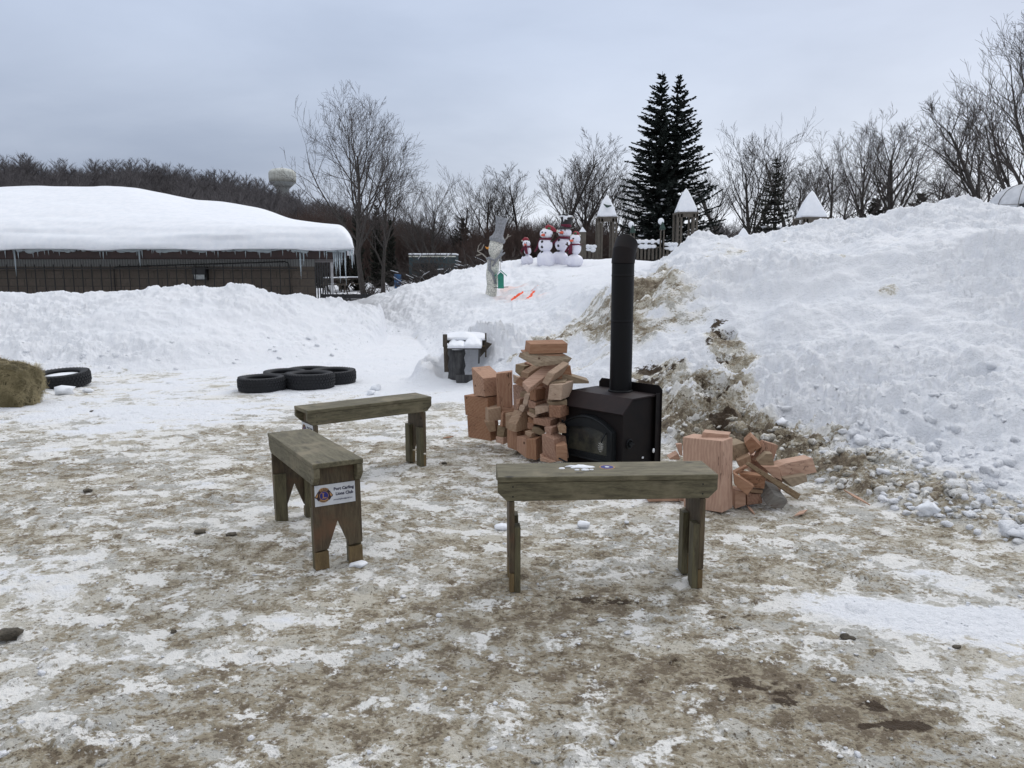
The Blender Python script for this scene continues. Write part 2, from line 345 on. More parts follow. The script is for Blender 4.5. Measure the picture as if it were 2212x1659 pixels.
for u, v, r, ry, s in ((1990, 1330, .75, .17, -.5), (1800, 1290, .45, .12, -.3), (2150, 1360, .6, .3, -.36), (2160, 1500, .6, .4, -.28), (620, 1340, .16, .06, -.35), (300, 1420, .18, .08, -.3), (550, 1390, .12, .05, -.3),
        (700, 1430, .2, .06, -.28), (290, 1250, .3, .06, -.2), (1100, 1580, .25, .08, -.22), (1100, 1150, .15, .06, -.25), (930, 1520, .2, .07, -.2), (250, 1150, .5, .15, -.15)):
    dirt = dirt + .55 * s * onyard * blob(u, v, r, ry)
face = 0
for u, v, r, ry, s in ((1425, 583, .26, .45, .55), (1400, 612, .36, .4, .6), (1375, 640, .38, .45, .55), (1410, 665, .34, .45, .55), (1335, 640, .34, .5, .5), (1345, 685, .38, .45, .5), (1400, 705, .32, .4, .45), (1285, 650, .3, .5, .5), (1290, 695, .36, .5, .45), (1245, 700, .3, .45, .4), (1225, 735, .3, .45, .28), (1180, 745, .25, .4, .3), (1150, 770, .2, .4, .2), (1470, 650, .3, .7, .16),
        (1597, 765, .24, .38, .75), (1562, 730, .16, .28, .9), (1545, 840, .28, .4, .75), (1420, 800, .26, .3, .9), (1390, 820, .2, .25, .6), (1470, 860, .3, .3, .6), (1500, 900, .35, .3, .45), (1575, 890, .3, .3, .6), (1440, 935, .3, .3, .55), (1600, 830, .2, .3, .4),
        (1660, 930, .35, .22, .6), (1740, 950, .4, .2, .45), (1640, 985, .4, .22, .65), (1800, 1010, .4, .2, .45), (1880, 1080, .5, .2, .36), (1960, 1040, .35, .15, .2), (2080, 1060, .25, .12, .2), (1760, 1060, .5, .15, .3), (2020, 1110, .4, .1, .18),
        (1560, 960, .4, .25, .55), (2150, 1130, .3, .1, .3), (1120, 720, .2, .4, .25), (1110, 775, .1, .12, .5), (1500, 610, .6, .6, .12), (1850, 560, 1.0, .6, .12), (1920, 640, .12, .12, .25), (1550, 540, .6, .6, .16), (1650, 530, .8, .6, .12), (1180, 800, .5, .5, .16), (1330, 760, .5, .5, .2)):
    face = face + s * blob(u, v, r, ry, p=2.4)
face = np.minimum(face * 1.1, .60)
dirt = dirt + face * (.75 + .5 * fine) * sst(base - G_, -.01, .1)
dirt = dirt + .10 * fine * onyard + .45 * fine * np.minimum(face, 1) + .04 * fine * inb
dirt = dirt - .22 * rm * onyard * .5 - .12 * rg * onyard
mud = 0
for u, v, r, ry, s in ((1640, 1495, .26, .09, 1.0), (1700, 1530, .16, .05, .9), (1590, 1360, .13, .03, .9), (1860, 1530, .12, .04, 1.0), (1930, 1570, .15, .04, .75), (1200, 1290, .3, .04, .6), (1350, 1300, .3, .04, .5), (1420, 1430, .3, .06, .5),
        (1330, 1230, .3, .05, .4), (650, 1560, .12, .04, .55), (440, 1155, .07, .03, .8), (515, 966, .15, .06, .7), (190, 1065, .08, .04, .6), (880, 955, .2, .1, .4), (1480, 1470, .3, .06, .5), (1560, 1330, .2, .04, .5),
        (1552, 760, .05, .25, 1.1), (1560, 705, .08, .1, 1.1), (1545, 840, .1, .16, 1.0), (1560, 900, .1, .12, .9), (1430, 800, .16, .12, .85), (1400, 785, .1, .1, .8), (1450, 870, .14, .06, .8), (1640, 990, .16, .06, .6), (1660, 940, .14, .05, .6),
        (1870, 1075, .2, .05, .45), (1750, 960, .1, .05, .5), (1850, 950, .05, .04, .5), (2090, 1060, .05, .04, .6)):
    kk_ = 1.7 if (1380 < u < 1760 and v < 1000) else 1.0
    mud = mud + s * (1.25 if kk_ > 1 else 1) * blob(u, v, r * kk_, ry * kk_, p=2.6)
mud = np.minimum(mud, .8) * (.5 + .8 * sst(fine, -.25, .35)) * (.7 + .6 * sst(-rm, -.3, .3))
dirt = np.where(Y_ > 62, 1.3, dirt) * 1.0
brush = sst(Y_, 50, 62) * sst(A_, -.12, -.08) + sst(Y_, 66, 85) * (1 - sst(A_, -.12, -.08))
orange = 0; pink = 0
def seg(u0, v0, u1, v1, w):
    x0, y0, _, _ = find(u0, v0); x1, y1, _, _ = find(u1, v1); dx, dy = x1 - x0, y1 - y0; L2 = dx * dx + dy * dy + 1e-9
    t = np.clip(((X_ - x0) * dx + (Y_ - y0) * dy) / L2, 0, 1); wx, wy = w
    return np.exp(-(((X_ - x0 - t * dx) / wx) ** 2 + ((Y_ - y0 - t * dy) / wy) ** 2) ** 1.5)
orange = 1.2 * seg(1111, 643, 1125, 631, (.09, .2)) + 1.0 * seg(1148, 632, 1158, 628, (.1, .16)) + .6 * seg(1134, 653, 1153, 634, (.06, .16))
pink = .5 * blob(1105, 620, .5, .6) + .3 * seg(1080, 640, 1165, 645, (.3, .5))
Vt = np.stack([X_, Y_, Z], -1).reshape(-1, 3)
nC, nRr = len(cols), len(rows)
idx = np.arange(nC * nRr).reshape(nC, nRr)
Q = np.stack([idx[:-1, :-1], idx[1:, :-1], idx[1:, 1:], idx[:-1, 1:]], -1)
# region of each face: 0 yard, 1 left bank, 2 right bank, 3 far ground
cu = (A_[:-1, :-1]); cyv = Y_[:-1, :-1]; ib = inb[:-1, :-1]
reg = np.where(cyv > 45, 3, np.where(ib < .25, 0, np.where((HL > HR)[:-1, :-1] & (cu < aa(840, 700)), 1, 2)))
reg = np.where((cyv > 20.5) & (reg == 0), 2, reg); reg = np.where((cyv > 20) & (cyv <= 45) & (cu < aa(760, 640)), 3, reg)
m, nt, b = mat('packed_snow')
def ATT(nt, n): return N(nt, 'ShaderNodeAttribute', attribute_name=n).outputs['Fac']
geo = N(nt, 'ShaderNodeNewGeometry'); pos = geo.outputs['Position']
pos2 = N(nt, 'ShaderNodeVectorMath', {0: pos, 1: (.88, 1.0, 1.0)}, operation='MULTIPLY').outputs[0]
d = ATT(nt, 'dirt'); n1 = NOI(nt, pos2, 10.0, 7, .60, .3); nW = NOI(nt, pos2, 5.6, 9, .62, .35); n2 = NOI(nt, pos2, 38, 5, .62, .2); n3 = NOI(nt, pos2, 130, 3, .6); nF = NOI(nt, pos2, 70, 2, .5, .4)
def cen(n, k): return MA(nt, 'MULTIPLY', MA(nt, 'SUBTRACT', n, .5), k)
w = MA(nt, 'ADD', cen(n1, 1.2), MA(nt, 'ADD', cen(n2, .9), cen(n3, .4)))
damt = SS(nt, d, .02, .3, .12, 1.0)
fA = MA(nt, 'ADD', d, MA(nt, 'MULTIPLY', MA(nt, 'ADD', cen(n1, 1.7), cen(n2, .9)), damt))
fW = MA(nt, 'ADD', d, MA(nt, 'MULTIPLY', MA(nt, 'ADD', cen(nW, 2.0), MA(nt, 'ADD', cen(n2, .9), cen(n3, .35))), damt))
snowc = MIX(nt, NOI(nt, pos, 1.5, 4, .6), (.80, .83, .88), (.87, .88, .91))
beige = MIX(nt, SS(nt, NOI(nt, pos2, 1.3, 5, .6), .38, .62), (.56, .525, .445), (.47, .465, .435))
c = MIX(nt, SS(nt, fA, .30, .50), beige, (.325, .282, .205))
c = MIX(nt, SS(nt, fA, .56, .70), c, (.18, .143, .098))
c = MIX(nt, SS(nt, fA, .88, 1.05), c, (.09, .066, .044))
c = MIX(nt, MA(nt, 'MULTIPLY', SS(nt, nF, .60, .66), SS(nt, d, .12, .4, .12, .9)), c, (.115, .088, .058))
c = MIX(nt, MA(nt, 'MULTIPLY', SS(nt, nF, .40, .34), SS(nt, d, .9, .3, .0, .55)), c, (.66, .64, .59))
wm = SS(nt, fW, .37, .20)
c = MIX(nt, wm, c, MIX(nt, SS(nt, d, .12, .3), snowc, (.83, .82, .79)))
ice = SS(nt, NOI(nt, pos2, 2.1, 5, .6), .55, .72)
mu = ATT(nt, 'mud'); muf = MA(nt, 'ADD', mu, MA(nt, 'MULTIPLY', w, 1.1))
c = MIX(nt, SS(nt, muf, .50, .62), c, (.055, .036, .02))
vo = N(nt, 'ShaderNodeTexVoronoi', {'Vector': pos, 'Scale': 26.0, 'Randomness': 1.0})
spk = MA(nt, 'MULTIPLY', SS(nt, vo.outputs['Distance'], .17, .1), SS(nt, NOI(nt, pos, 3.3, 3, .5), .5, .62))
spk = MA(nt, 'MULTIPLY', spk, SS(nt, d, .1, .35, .12, .8))
c = MIX(nt, spk, c, (.07, .05, .035))
vo2 = N(nt, 'ShaderNodeTexVoronoi', {'Vector': pos, 'Scale': 60.0, 'Randomness': 1.0})
spk2 = MA(nt, 'MULTIPLY', SS(nt, vo2.outputs['Distance'], .2, .12), MA(nt, 'MULTIPLY', SS(nt, NOI(nt, pos, 6, 3, .5), .52, .6), SS(nt, d, .12, .35, .0, .75)))
c = MIX(nt, spk2, c, (.10, .075, .05))
c = MIX(nt, ATT(nt, 'brush'), c, MIX(nt, NOI(nt, pos, .3, 4, .6), (.05, .042, .036), (.085, .07, .06)))
c = MIX(nt, SS(nt, MA(nt, 'ADD', ATT(nt, 'pink'), MA(nt, 'MULTIPLY', MA(nt, 'SUBTRACT', n1, .5), .3)), .1, .5, 0, .6), c, (.85, .55, .48))
c = MIX(nt, SS(nt, MA(nt, 'ADD', ATT(nt, 'orange'), MA(nt, 'MULTIPLY', MA(nt, 'SUBTRACT', n1, .5), .5)), .3, .6), c, (.95, .11, .03))
nt.links.new(c, b.inputs['Base Color'])
nt.links.new(SS(nt, ice, 0, 1, .75, .45), b.inputs['Roughness']); b.inputs['Specular IOR Level'].default_value = .3
hgt = MA(nt, 'ADD', MA(nt, 'MULTIPLY', n1, .45), MA(nt, 'ADD', MA(nt, 'MULTIPLY', n2, .4), MA(nt, 'ADD', MA(nt, 'MULTIPLY', n3, .15), MA(nt, 'MULTIPLY', wm, .12))))
BUMP(nt, b, hgt, .95, .065)
M['ground'] = m
def attr(me, name, a):
    at_ = me.attributes.new(name, 'FLOAT', 'POINT'); at_.data.foreach_set('value', np.ascontiguousarray(a, np.float32))
AT = {'dirt': dirt, 'mud': mud, 'brush': brush, 'orange': orange + 0 * X_, 'pink': pink + 0 * X_}
for k, nm in ((0, 'ground'), (1, 'snow_bank'), (2, 'snow_bank'), (3, 'hills')):
    F = Q[reg == k]; used = np.unique(F); rm_ = np.full(nC * nRr, -1, np.int64); rm_[used] = np.arange(len(used))
    me = npmesh(nm, Vt[used], rm_[F]); me.polygons.foreach_set('use_smooth', np.ones(len(me.polygons), bool))
    for an, av in AT.items(): attr(me, an, av.reshape(-1)[used])
    link(nm, me, m, kind='structure')
# yard behind the viewpoint
me = npmesh('ground', [(-60, -60, -.002), (60, -60, -.002), (7, 1.202, -.002), (-7, 1.202, -.002)], [(0, 1, 2, 3)])
attr(me, 'dirt', [.4] * 4); link('ground', me, m, kind='structure')
me = npmesh('ground', [(-900, -300, -1.2), (900, -300, -1.2), (900, 60, -1.2), (-900, 60, -1.2)], [(0, 1, 2, 3)])
attr(me, 'dirt', [.2] * 4); link('ground', me, m, kind='structure')
def gnd(x, y):                                                       # final height under a point
    a = x / y; i = int(np.clip(np.searchsorted(cols, a) - 1, 0, nC - 2)); k = int(np.clip(np.searchsorted(rows, y) - 1, 0, nRr - 2))
    return float(Z[i:i + 2, k:k + 2].mean())
def dirt_at(x, y):
    a = x / y; i = int(np.clip(np.searchsorted(cols, a), 0, nC - 1)); k = int(np.clip(np.searchsorted(rows, y), 0, nRr - 1)); return float(dirt[i, k])
def hit(u, v):
    a = aa(u, v); i = int(np.argmin(np.abs(cols - a))); e = (Z[i] - CH) / rows; ev = elev(v)
    k = np.nonzero(e >= ev)[0]; k = k[0] if len(k) else len(rows) - 1
    return Vector((cols[i] * rows[k], rows[k], float(Z[i, k])))
# --- loose snow lumps
ico = bmesh.new(); bmesh.ops.create_icosphere(ico, subdivisions=2, radius=1); IV = np.array([v.co[:] for v in ico.verts]); IF = np.array([[v.index for v in f.verts] for f in ico.faces]); ico.free()
def lumps(spots, name, label, flat=.7):
    Vs = []; Fs = []; D = []; n = 0
    for x, y, r in spots:
        v = IV * (1 + .5 * vnoise(IV[:, 0] * 1.3 + x * 31, IV[:, 1] * 1.3 + y * 17, IV[:, 2] * 1.3 + 5, 3)[:, None] + .28 * vnoise(IV[:, 0] * 3.3 + x * 31, IV[:, 1] * 4, IV[:, 2] * 4, 9)[:, None])
        s = np.array([random.uniform(.8, 1.4), random.uniform(.7, 1.1), random.uniform(.5, .9) * flat / .7]) * r
        t = random.uniform(0, 6.28); v = v * s; v = np.stack([v[:, 0] * math.cos(t) - v[:, 1] * math.sin(t), v[:, 0] * math.sin(t) + v[:, 1] * math.cos(t), v[:, 2]], 1)
        Vs.append(v + [x, y, gnd(x, y) + r * .25]); Fs.append(IF + n); n += len(IV); D.append(np.full(len(IV), max(0, dirt_at(x, y) * .7 - .1 + random.uniform(-.1, .08))))
    me = npmesh(name, np.concatenate(Vs), np.concatenate(Fs)); attr(me, 'dirt', np.concatenate(D))
    return tag(link(name, me, M['ground'], smooth=True), label, 'snow lumps', kind='stuff')
sp = []
tries = 0
while len(sp) < 750 and tries < 60000:
    tries += 1
    i = random.randrange(31, nC - 31); k = random.randrange(200, NR1); h = base[i, k] - G_[i, k]
    if rows[k] > 23 or h < .01: continue
    right = cols[i] > aa(1360, 800) and rows[k] < 11
    p = math.exp(-((h - .12) / .25) ** 2) * (1.0 if right else .35) + .012 + (.03 if right else 0)
    if smooth_slope[i, k] > .3 or h > (.8 if right else .45): p *= .05
    if random.random() > p: continue
    r = min(.10, .012 + abs(random.gauss(0, .014)) + (.035 if random.random() < .03 else 0))
    sp.append((float(cols[i] * rows[k]), float(rows[k]), r))
lumps(sp, 'snow_lumps', 'loose lumps and crumbs of snow along the foot of the banks')
sp = []
while len(sp) < 700:
    y = 2.2 * math.exp(random.random() * 1.7); x = y * random.uniform(-.75, .75); i = int(np.searchsorted(cols, x / y)); k = int(np.searchsorted(rows, y))
    if inb[i, k] < .02: sp.append((x, y, .003 + abs(random.gauss(0, .0045)) * (1 if random.random() < .95 else 2.2)))
lumps(sp, 'snow_crumbs', 'tiny crumbs of ice and snow scattered over the trampled yard', .5)
# ================================================================ MATERIALS
M['olive'] = wood('weathered_board', (.155, .138, .083), (.062, .053, .030), (1.5, 10, 10), .7, True, 5, (.20, .17, .11))
M['panel'] = wood('panel_board', (.105, .080, .045), (.045, .031, .018), (10, 10, 1.4), .7, True, 4, (.12, .062, .032))
M['batten'] = wood('batten_wood', (.125, .112, .060), (.055, .044, .024), (9, 9, 1.2), .7, False, 5)
M['tip'] = wood('foot_wood', (.18, .125, .055), (.095, .062, .026), (9, 9, 1.5), .7, False, 5)
def fir(name, l, d, rot=(0, 0, 0), knots=False, rmax=.5):
    m, nt, b = mat(name)
    tc = N(nt, 'ShaderNodeTexCoord'); mp = N(nt, 'ShaderNodeMapping', {0: tc.outputs['Object']}); mp.inputs['Rotation'].default_value = rot
    oi = N(nt, 'ShaderNodeObjectInfo'); s = N(nt, 'ShaderNodeVectorMath', {0: (7.3, 19.1, 11.7)}, operation='SCALE'); nt.links.new(oi.outputs['Random'], s.inputs['Scale'])
    v = N(nt, 'ShaderNodeVectorMath', {0: mp.outputs[0], 1: s.outputs[0]}, operation='ADD').outputs[0]
    w = N(nt, 'ShaderNodeTexWave', {'Vector': v, 'Scale': 14.0, 'Distortion': 6.0, 'Detail': 3.0, 'Detail Scale': .8}); w.wave_type = 'RINGS'; w.rings_direction = 'X'
    fv = N(nt, 'ShaderNodeVectorMath', {0: v, 1: (2, 13, 13)}, operation='MULTIPLY').outputs[0]
    g = NOI(nt, fv, 5, 5, .65); big = NOI(nt, v, 3.5, 3, .5)
    k = MA(nt, 'ADD', MA(nt, 'MULTIPLY', w.outputs['Fac'], .15), MA(nt, 'MULTIPLY', g, .85))
    c = MIX(nt, SS(nt, k, .2, .75), l, d)
    c = MIX(nt, SS(nt, big, .5, .75, 0, .35), c, (.20, .10, .065))
    hv = N(nt, 'ShaderNodeHueSaturation', {'Color': c}); nt.links.new(MA(nt, 'MULTIPLY_ADD', oi.outputs['Random'], .42, .75), hv.inputs['Value']); nt.links.new(MA(nt, 'MULTIPLY_ADD', oi.outputs['Random'], -.3, 1.08), hv.inputs['Saturation'])
    c = hv.outputs[0]
    vo = N(nt, 'ShaderNodeTexVoronoi', {'Vector': v, 'Scale': 5.0})
    c = MIX(nt, SS(nt, vo.outputs['Distance'], .085, .03), c, (.09, .045, .028))
    ck = N(nt, 'ShaderNodeTexNoise', {'Vector': N(nt, 'ShaderNodeVectorMath', {0: v, 1: (2, 24, 24)}, operation='MULTIPLY').outputs[0], 'Scale': 1.3, 'Detail': 2.0})
    c = MIX(nt, MA(nt, 'MULTIPLY', SS(nt, MA(nt, 'ABSOLUTE', MA(nt, 'SUBTRACT', ck.outputs[0], .5)), .012, .003), SS(nt, big, .5, .6)), c, (.08, .04, .025))
    nt.links.new(c, b.inputs['Base Color']); b.inputs['Roughness'].default_value = .8; b.inputs['Specular IOR Level'].default_value = .25
    BUMP(nt, b, k, .4, .003); return m
M['firx'] = fir('fir_wood', (.50, .305, .20), (.37, .20, .125))
M['firz'] = fir('fir_wood_upright', (.50, .305, .20), (.37, .20, .13), (0, PI / 2, 0))
M['firy'] = fir('fir_wood_cross', (.44, .27, .19), (.30, .165, .11), (0, 0, PI / 2))
M['firo'] = fir('fir_wood_weathered', (.36, .275, .18), (.24, .175, .11), (0, 0, .3))
M['firg'] = fir('fir_wood_grey', (.25, .24, .22), (.16, .15, .135), (0, .3, 0))
M['firp'] = fir('fir_wood_pale', (.47, .34, .235), (.36, .235, .155), (.3, 0, .7))
M['snow'] = simple('fresh_snow', (.86, .88, .92), (.80, .83, .88), 6, .6, .5, bd=.02)
M['steel'] = simple('painted_black_steel', (.005, .004, .005), (.009, .006, .006), 5, .6, .15, bd=.001)
M['pipe'] = simple('black_stovepipe', (.003, .0035, .005), (.004, .004, .005), 3, .55, .08, bd=.001)
M['iron'] = simple('cast_iron', (.009, .011, .013), (.014, .016, .018), 9, .5, .3, bd=.001)
m, nt, b = mat('mottled_glass'); nn = NOI(nt, OBJ(nt), 9, 6, .65)
tcz = N(nt, 'ShaderNodeSeparateXYZ', {0: N(nt, 'ShaderNodeTexCoord').outputs['Object']}).outputs[2]
nt.links.new(MIX(nt, SS(nt, MA(nt, 'ADD', nn, MA(nt, 'MULTIPLY', tcz, -1.6)), -.1, .45), (.018, .022, .024), (.085, .082, .06)), b.inputs['Base Color']); b.inputs['Roughness'].default_value = .16; M['glass'] = m  # mottled glass colour, paler towards the bottom
M['chrome'] = simple('steel_wire', (.55, .55, .52), (.4, .4, .4), 20, .3, 0, .9)
M['rust'] = simple('rusty_top_plate', (.014, .009, .010), (.021, .012, .012), 6, .6, .25, bd=.001)
def flat(name, c, rough=.5, c2=None): return simple(name, c, c2 or tuple(x * .85 for x in c), 15, rough, 0)
M['signw'] = flat('sign_white', (.62, .64, .68)); M['navy'] = flat('print_navy', (.012, .012, .05)); M['blue'] = flat('emblem_blue', (.015, .02, .19))
M['gold'] = flat('emblem_gold', (.42, .23, .09)); M['purple'] = flat('emblem_dark', (.03, .015, .03)); M['grey_print'] = flat('print_grey', (.13, .14, .2))
# ================================================================ WOOD STOVE
S = empty('wood_stove', (.44, 6.40, gnd(.75, 6.3) - .01), math.atan2(-.728, .686), label='black cast wood stove with arched glass door and tall stovepipe', cat='stove')
q = MB(); q.prism([(0, .03, -.005), (0, .03, .507), (0, .135, .601), (0, .485, .601), (0, .485, -.005)], (.62, 0, 0)); q.build('body', M['steel'], S, bevel=.005)
q = MB(); q.prism([(-.015, -.005, .505), (-.015, .125, .618), (-.015, .46, .618), (-.015, .46, .606), (-.015, .13, .606), (-.015, .003, .495)], (.66, 0, 0)); q.build('top_plate', M['rust'], S)
q = MB(); q.prism([(-.02, .492, 0), (-.02, .492, .655), (.01, .492, .69), (.63, .492, .69), (.665, .492, .655), (.665, .492, 0)], (0, .006, 0)); q.box((.6515, .46, .32), (.006, .064, .62)); q.box((.6515, .428, .32), (.003, .003, .6)); q.build('heat_shield', M['steel'], S)
def arch(x0, x1, z0, zs, zt, n=14):
    pts = [(x0, z0), (x1, z0), (x1, zs)]
    for i in range(1, n): t = i / n; x = x1 + (x0 - x1) * t; pts.append((x, zs + (zt - zs) * math.sin(PI * t) ** .85))
    return pts + [(x0, zs)]
dr = MB(); out = arch(.0, .56, .075, .345, .452); inn = arch(.055, .495, .135, .315, .352)
n = len(out); V = [(x, -.012, z) for x, z in out] + [(x, -.012, z) for x, z in inn] + [(x, .03, z) for x, z in out] + [(x, .01, z) for x, z in inn]
fs = [(i, (i + 1) % n, n + (i + 1) % n, n + i) for i in range(n)] + [((i + 1) % n, i, 2 * n + i, 2 * n + (i + 1) % n) for i in range(n)] + [(n + i, n + (i + 1) % n, 3 * n + (i + 1) % n, 3 * n + i) for i in range(n)]
dr.add(V, fs); door = dr.build('door', M['iron'], S)
q = MB(); q.tube([(x, -.016, z) for x, z in arch(.012, .548, .087, .34, .44)] + [(.012, -.016, .087)], .008, 6); q.build('door_trim', M['iron'], door)
q = MB(); q.prism([(x, .006, z) for x, z in inn], (0, .006, 0)); q.build('glass', M['glass'], door)
h = MB(); h.tube([(.49, -.02, .335), (.478, -.045, .29), (.47, -.05, .255)], .007, 8); hd = h.build('handle', M['iron'], door, True)
h = MB(); sp_ = []
for i in range(90):
    t = i / 89; r = .024 * math.sin(PI * min(1, t * .85 + .12)) + .003; sp_.append((.468 + r * math.cos(t * 34), -.052 + r * math.sin(t * 34), .262 - .085 * t))
h.tube(sp_, .0026, 5); h.build('spring_grip', M['chrome'], hd, True)
for z in (.15, .34):
    h = MB(); h.tube([(-.008, .0, z - .03), (-.008, .0, z + .03)], .011, 10); h.box((.004, .004, z), (.03, .012, .02)); h.build('hinge', M['iron'], S)
h = MB()
ring = [(.626, .12 + .036 * math.cos(t), .245 + .036 * math.sin(t)) for t in [i * PI / 10 for i in range(21)]]; h.tube(ring, .006, 6)
h.tube([(.62, .12, .245), (.648, .12, .245)], [.02, .02], 12); h.box((.65, .12, .245), (.012, .06, .012)); h.build('air_knob', M['iron'], S)
pc = S.matrix_basis.inverted() @ Vector((.93, 6.42, S.location.z)); pc = Vector((pc.x, pc.y, 0))
pp = MB(); R_ = .0935
prof_ = [(R_ + .012, .612), (R_ + .012, .63), (R_, .632), (R_, .636)]
for z in (1.22, 1.60): prof_ += [(R_, z - .012), (R_, z - .007), (R_ + .0025, z - .005), (R_ + .0025, z + .003), (R_, z + .005), (R_, z + .01)]
pp.lathe(prof_ + [(R_, 1.69), (R_, 1.70)], pc, 48)
pipe = pp.build('stovepipe', M['pipe'], S, True)
el_ = MB(); Rin = S.matrix_basis.to_3x3().inverted()
dl = Rin @ Vector((.55, .84, 0)).normalized(); n = 40; rings = []
for j, (tt, up, off, rr) in enumerate(((0, 1.70, 0, 0), (0, 1.712, 0, 0), (.42, 1.80, .018, 0), (.85, 1.868, .065, 0), (.86, 1.874, .07, -.004), (.85, 1.86, .06, -.05))):
    ax = (Vector((0, 0, 1)) * math.cos(tt) + dl * math.sin(tt)).normalized(); a_ = Vector((-dl.y, dl.x, 0)); b_ = ax.cross(a_)
    rr_ = R_ + .004 + rr; rings.append([pc + Vector((0, 0, up)) + dl * off + (a_ * math.cos(2 * PI * k / n) + b_ * math.sin(2 * PI * k / n)) * rr_ for k in range(n)])
el_.add([p for r in rings for p in r], [(i * n + k, i * n + (k + 1) % n, (i + 1) * n + (k + 1) % n, (i + 1) * n + k) for i in range(5) for k in range(n)])
el_.build('elbow', M['steel'], pipe)
q = MB(); a_, b_ = at(1208, 979, 6.12), at(1282, 998, 5.85); a_.z = gnd(a_.x, a_.y) + .09; b_.z = gnd(b_.x, b_.y) + .02; q.tube([a_, (a_ + b_) / 2 + Vector((0, 0, .004)), b_], .007, 6)
q.build('fire_poker', M['iron'], label='thin black poker rod lying between the log pile and the stove', cat='poker', center=True)
# ================================================================ BENCHES
def bench():
    B = empty('bench'); L, W, T = 1.10, .275, .60; th = .027
    q = MB(); q.box((0, 0, T - th / 2), (L, W, th)); q.build('seat', M['olive'], B, bevel=.003)
    for s in (-1, 1):
        q = MB(); y = s * (W / 2 - .020); h = .095; c = .045; x = L / 2; z1 = T - th - .0015
        q.prism([(-x, y - .016, z1), (-x, y - .016, z1 - h + c), (-x + c, y - .016, z1 - h), (x - c, y - .016, z1 - h), (x, y - .016, z1 - h + c), (x, y - .016, z1)], (0, .032, 0)); q.build('apron', M['olive'], B, bevel=.002)
        for sx in (-1, 1):
            for zz in (.50, .55): q = MB(); q.tube([(sx * (L / 2 - .075), s * (W / 2 - .004), zz), (sx * (L / 2 - .075), s * (W / 2 - .0025), zz)], .004, 8); q.build('screw', M['iron'], B)
    for s in (-1, 1):
        x = s * (L / 2 - .070); w = W / 2 - .004; zt = T - th - .003; wi = W / 2 - .038; za = T - th - .1
        q = MB(); q.prism([(x - .013, -w, .105), (x - .013, -.058, .112), (x - .013, 0, .265), (x - .013, .058, .112), (x - .013, w, .118), (x - .013, w, za), (x - .013, wi, za), (x - .013, wi, zt), (x - .013, -wi, zt), (x - .013, -wi, za), (x - .013, -w, za)], (.026, 0, 0)); q.build('leg_panel', M['panel'], B, bevel=.0015)
        for sy in (-1, 1):
            q = MB(); q.box((x - s * .0285, sy * (w - .038), .17), (.030, .076, .34)); bt = q.build('leg', M['batten'], B, bevel=.0015)
            q = MB(); q.box((x, sy * (w - .039), .050), (.025, .075, .100)); q.build('foot_block', M['tip'], bt, bevel=.002)
    return B, L, W, T
B0, BL, BW, BT = bench()
def flatmesh(polys, m, name, parent, dy=0.0):
    if len(polys) > 1: return [flatmesh([P], m, name, parent, dy) for P in polys][0]
    q = MB()
    for P in polys: q.prism([(p[0], 0, p[1]) for p in P], (0, -.0005, 0))
    o = q.build(name, m, parent); o.location.y = -dy; return o
def circ(cx, cz, r, n=32, a0=0, a1=2 * PI): return [(cx + r * math.cos(a0 + (a1 - a0) * i / n), cz + r * math.sin(a0 + (a1 - a0) * i / n)) for i in range(n + (a1 - a0 < 6))]
def arc_band(cx, cz, r0, r1, a0, a1, n=16): return [(cx + r1 * math.cos(a0 + (a1 - a0) * i / n), cz + r1 * math.sin(a0 + (a1 - a0) * i / n)) for i in range(n + 1)] + [(cx + r0 * math.cos(a1 + (a0 - a1) * i / n), cz + r0 * math.sin(a1 + (a0 - a1) * i / n)) for i in range(n + 1)]
def letters(parts, m, name, parent, dy):                             # parts: (text, size, x, z, rot, bold, align)
    V = []; F = []
    for s_, sz, x, z, rot, bo, al in parts:
        me = text_mesh(s_, sz, bo, al); c, s2 = math.cos(rot), math.sin(rot); n0 = len(V)
        V += [(x + v.co.x * c - v.co.y * s2, -v.co.z, z + v.co.x * s2 + v.co.y * c) for v in me.vertices]; F += [tuple(i + n0 for i in p.vertices) for p in me.polygons]; bpy.data.meshes.remove(me)
    me = bpy.data.meshes.new(name); me.from_pydata(V, [], F); o = link(name, me, m, parent); o.location.y = -dy; return o
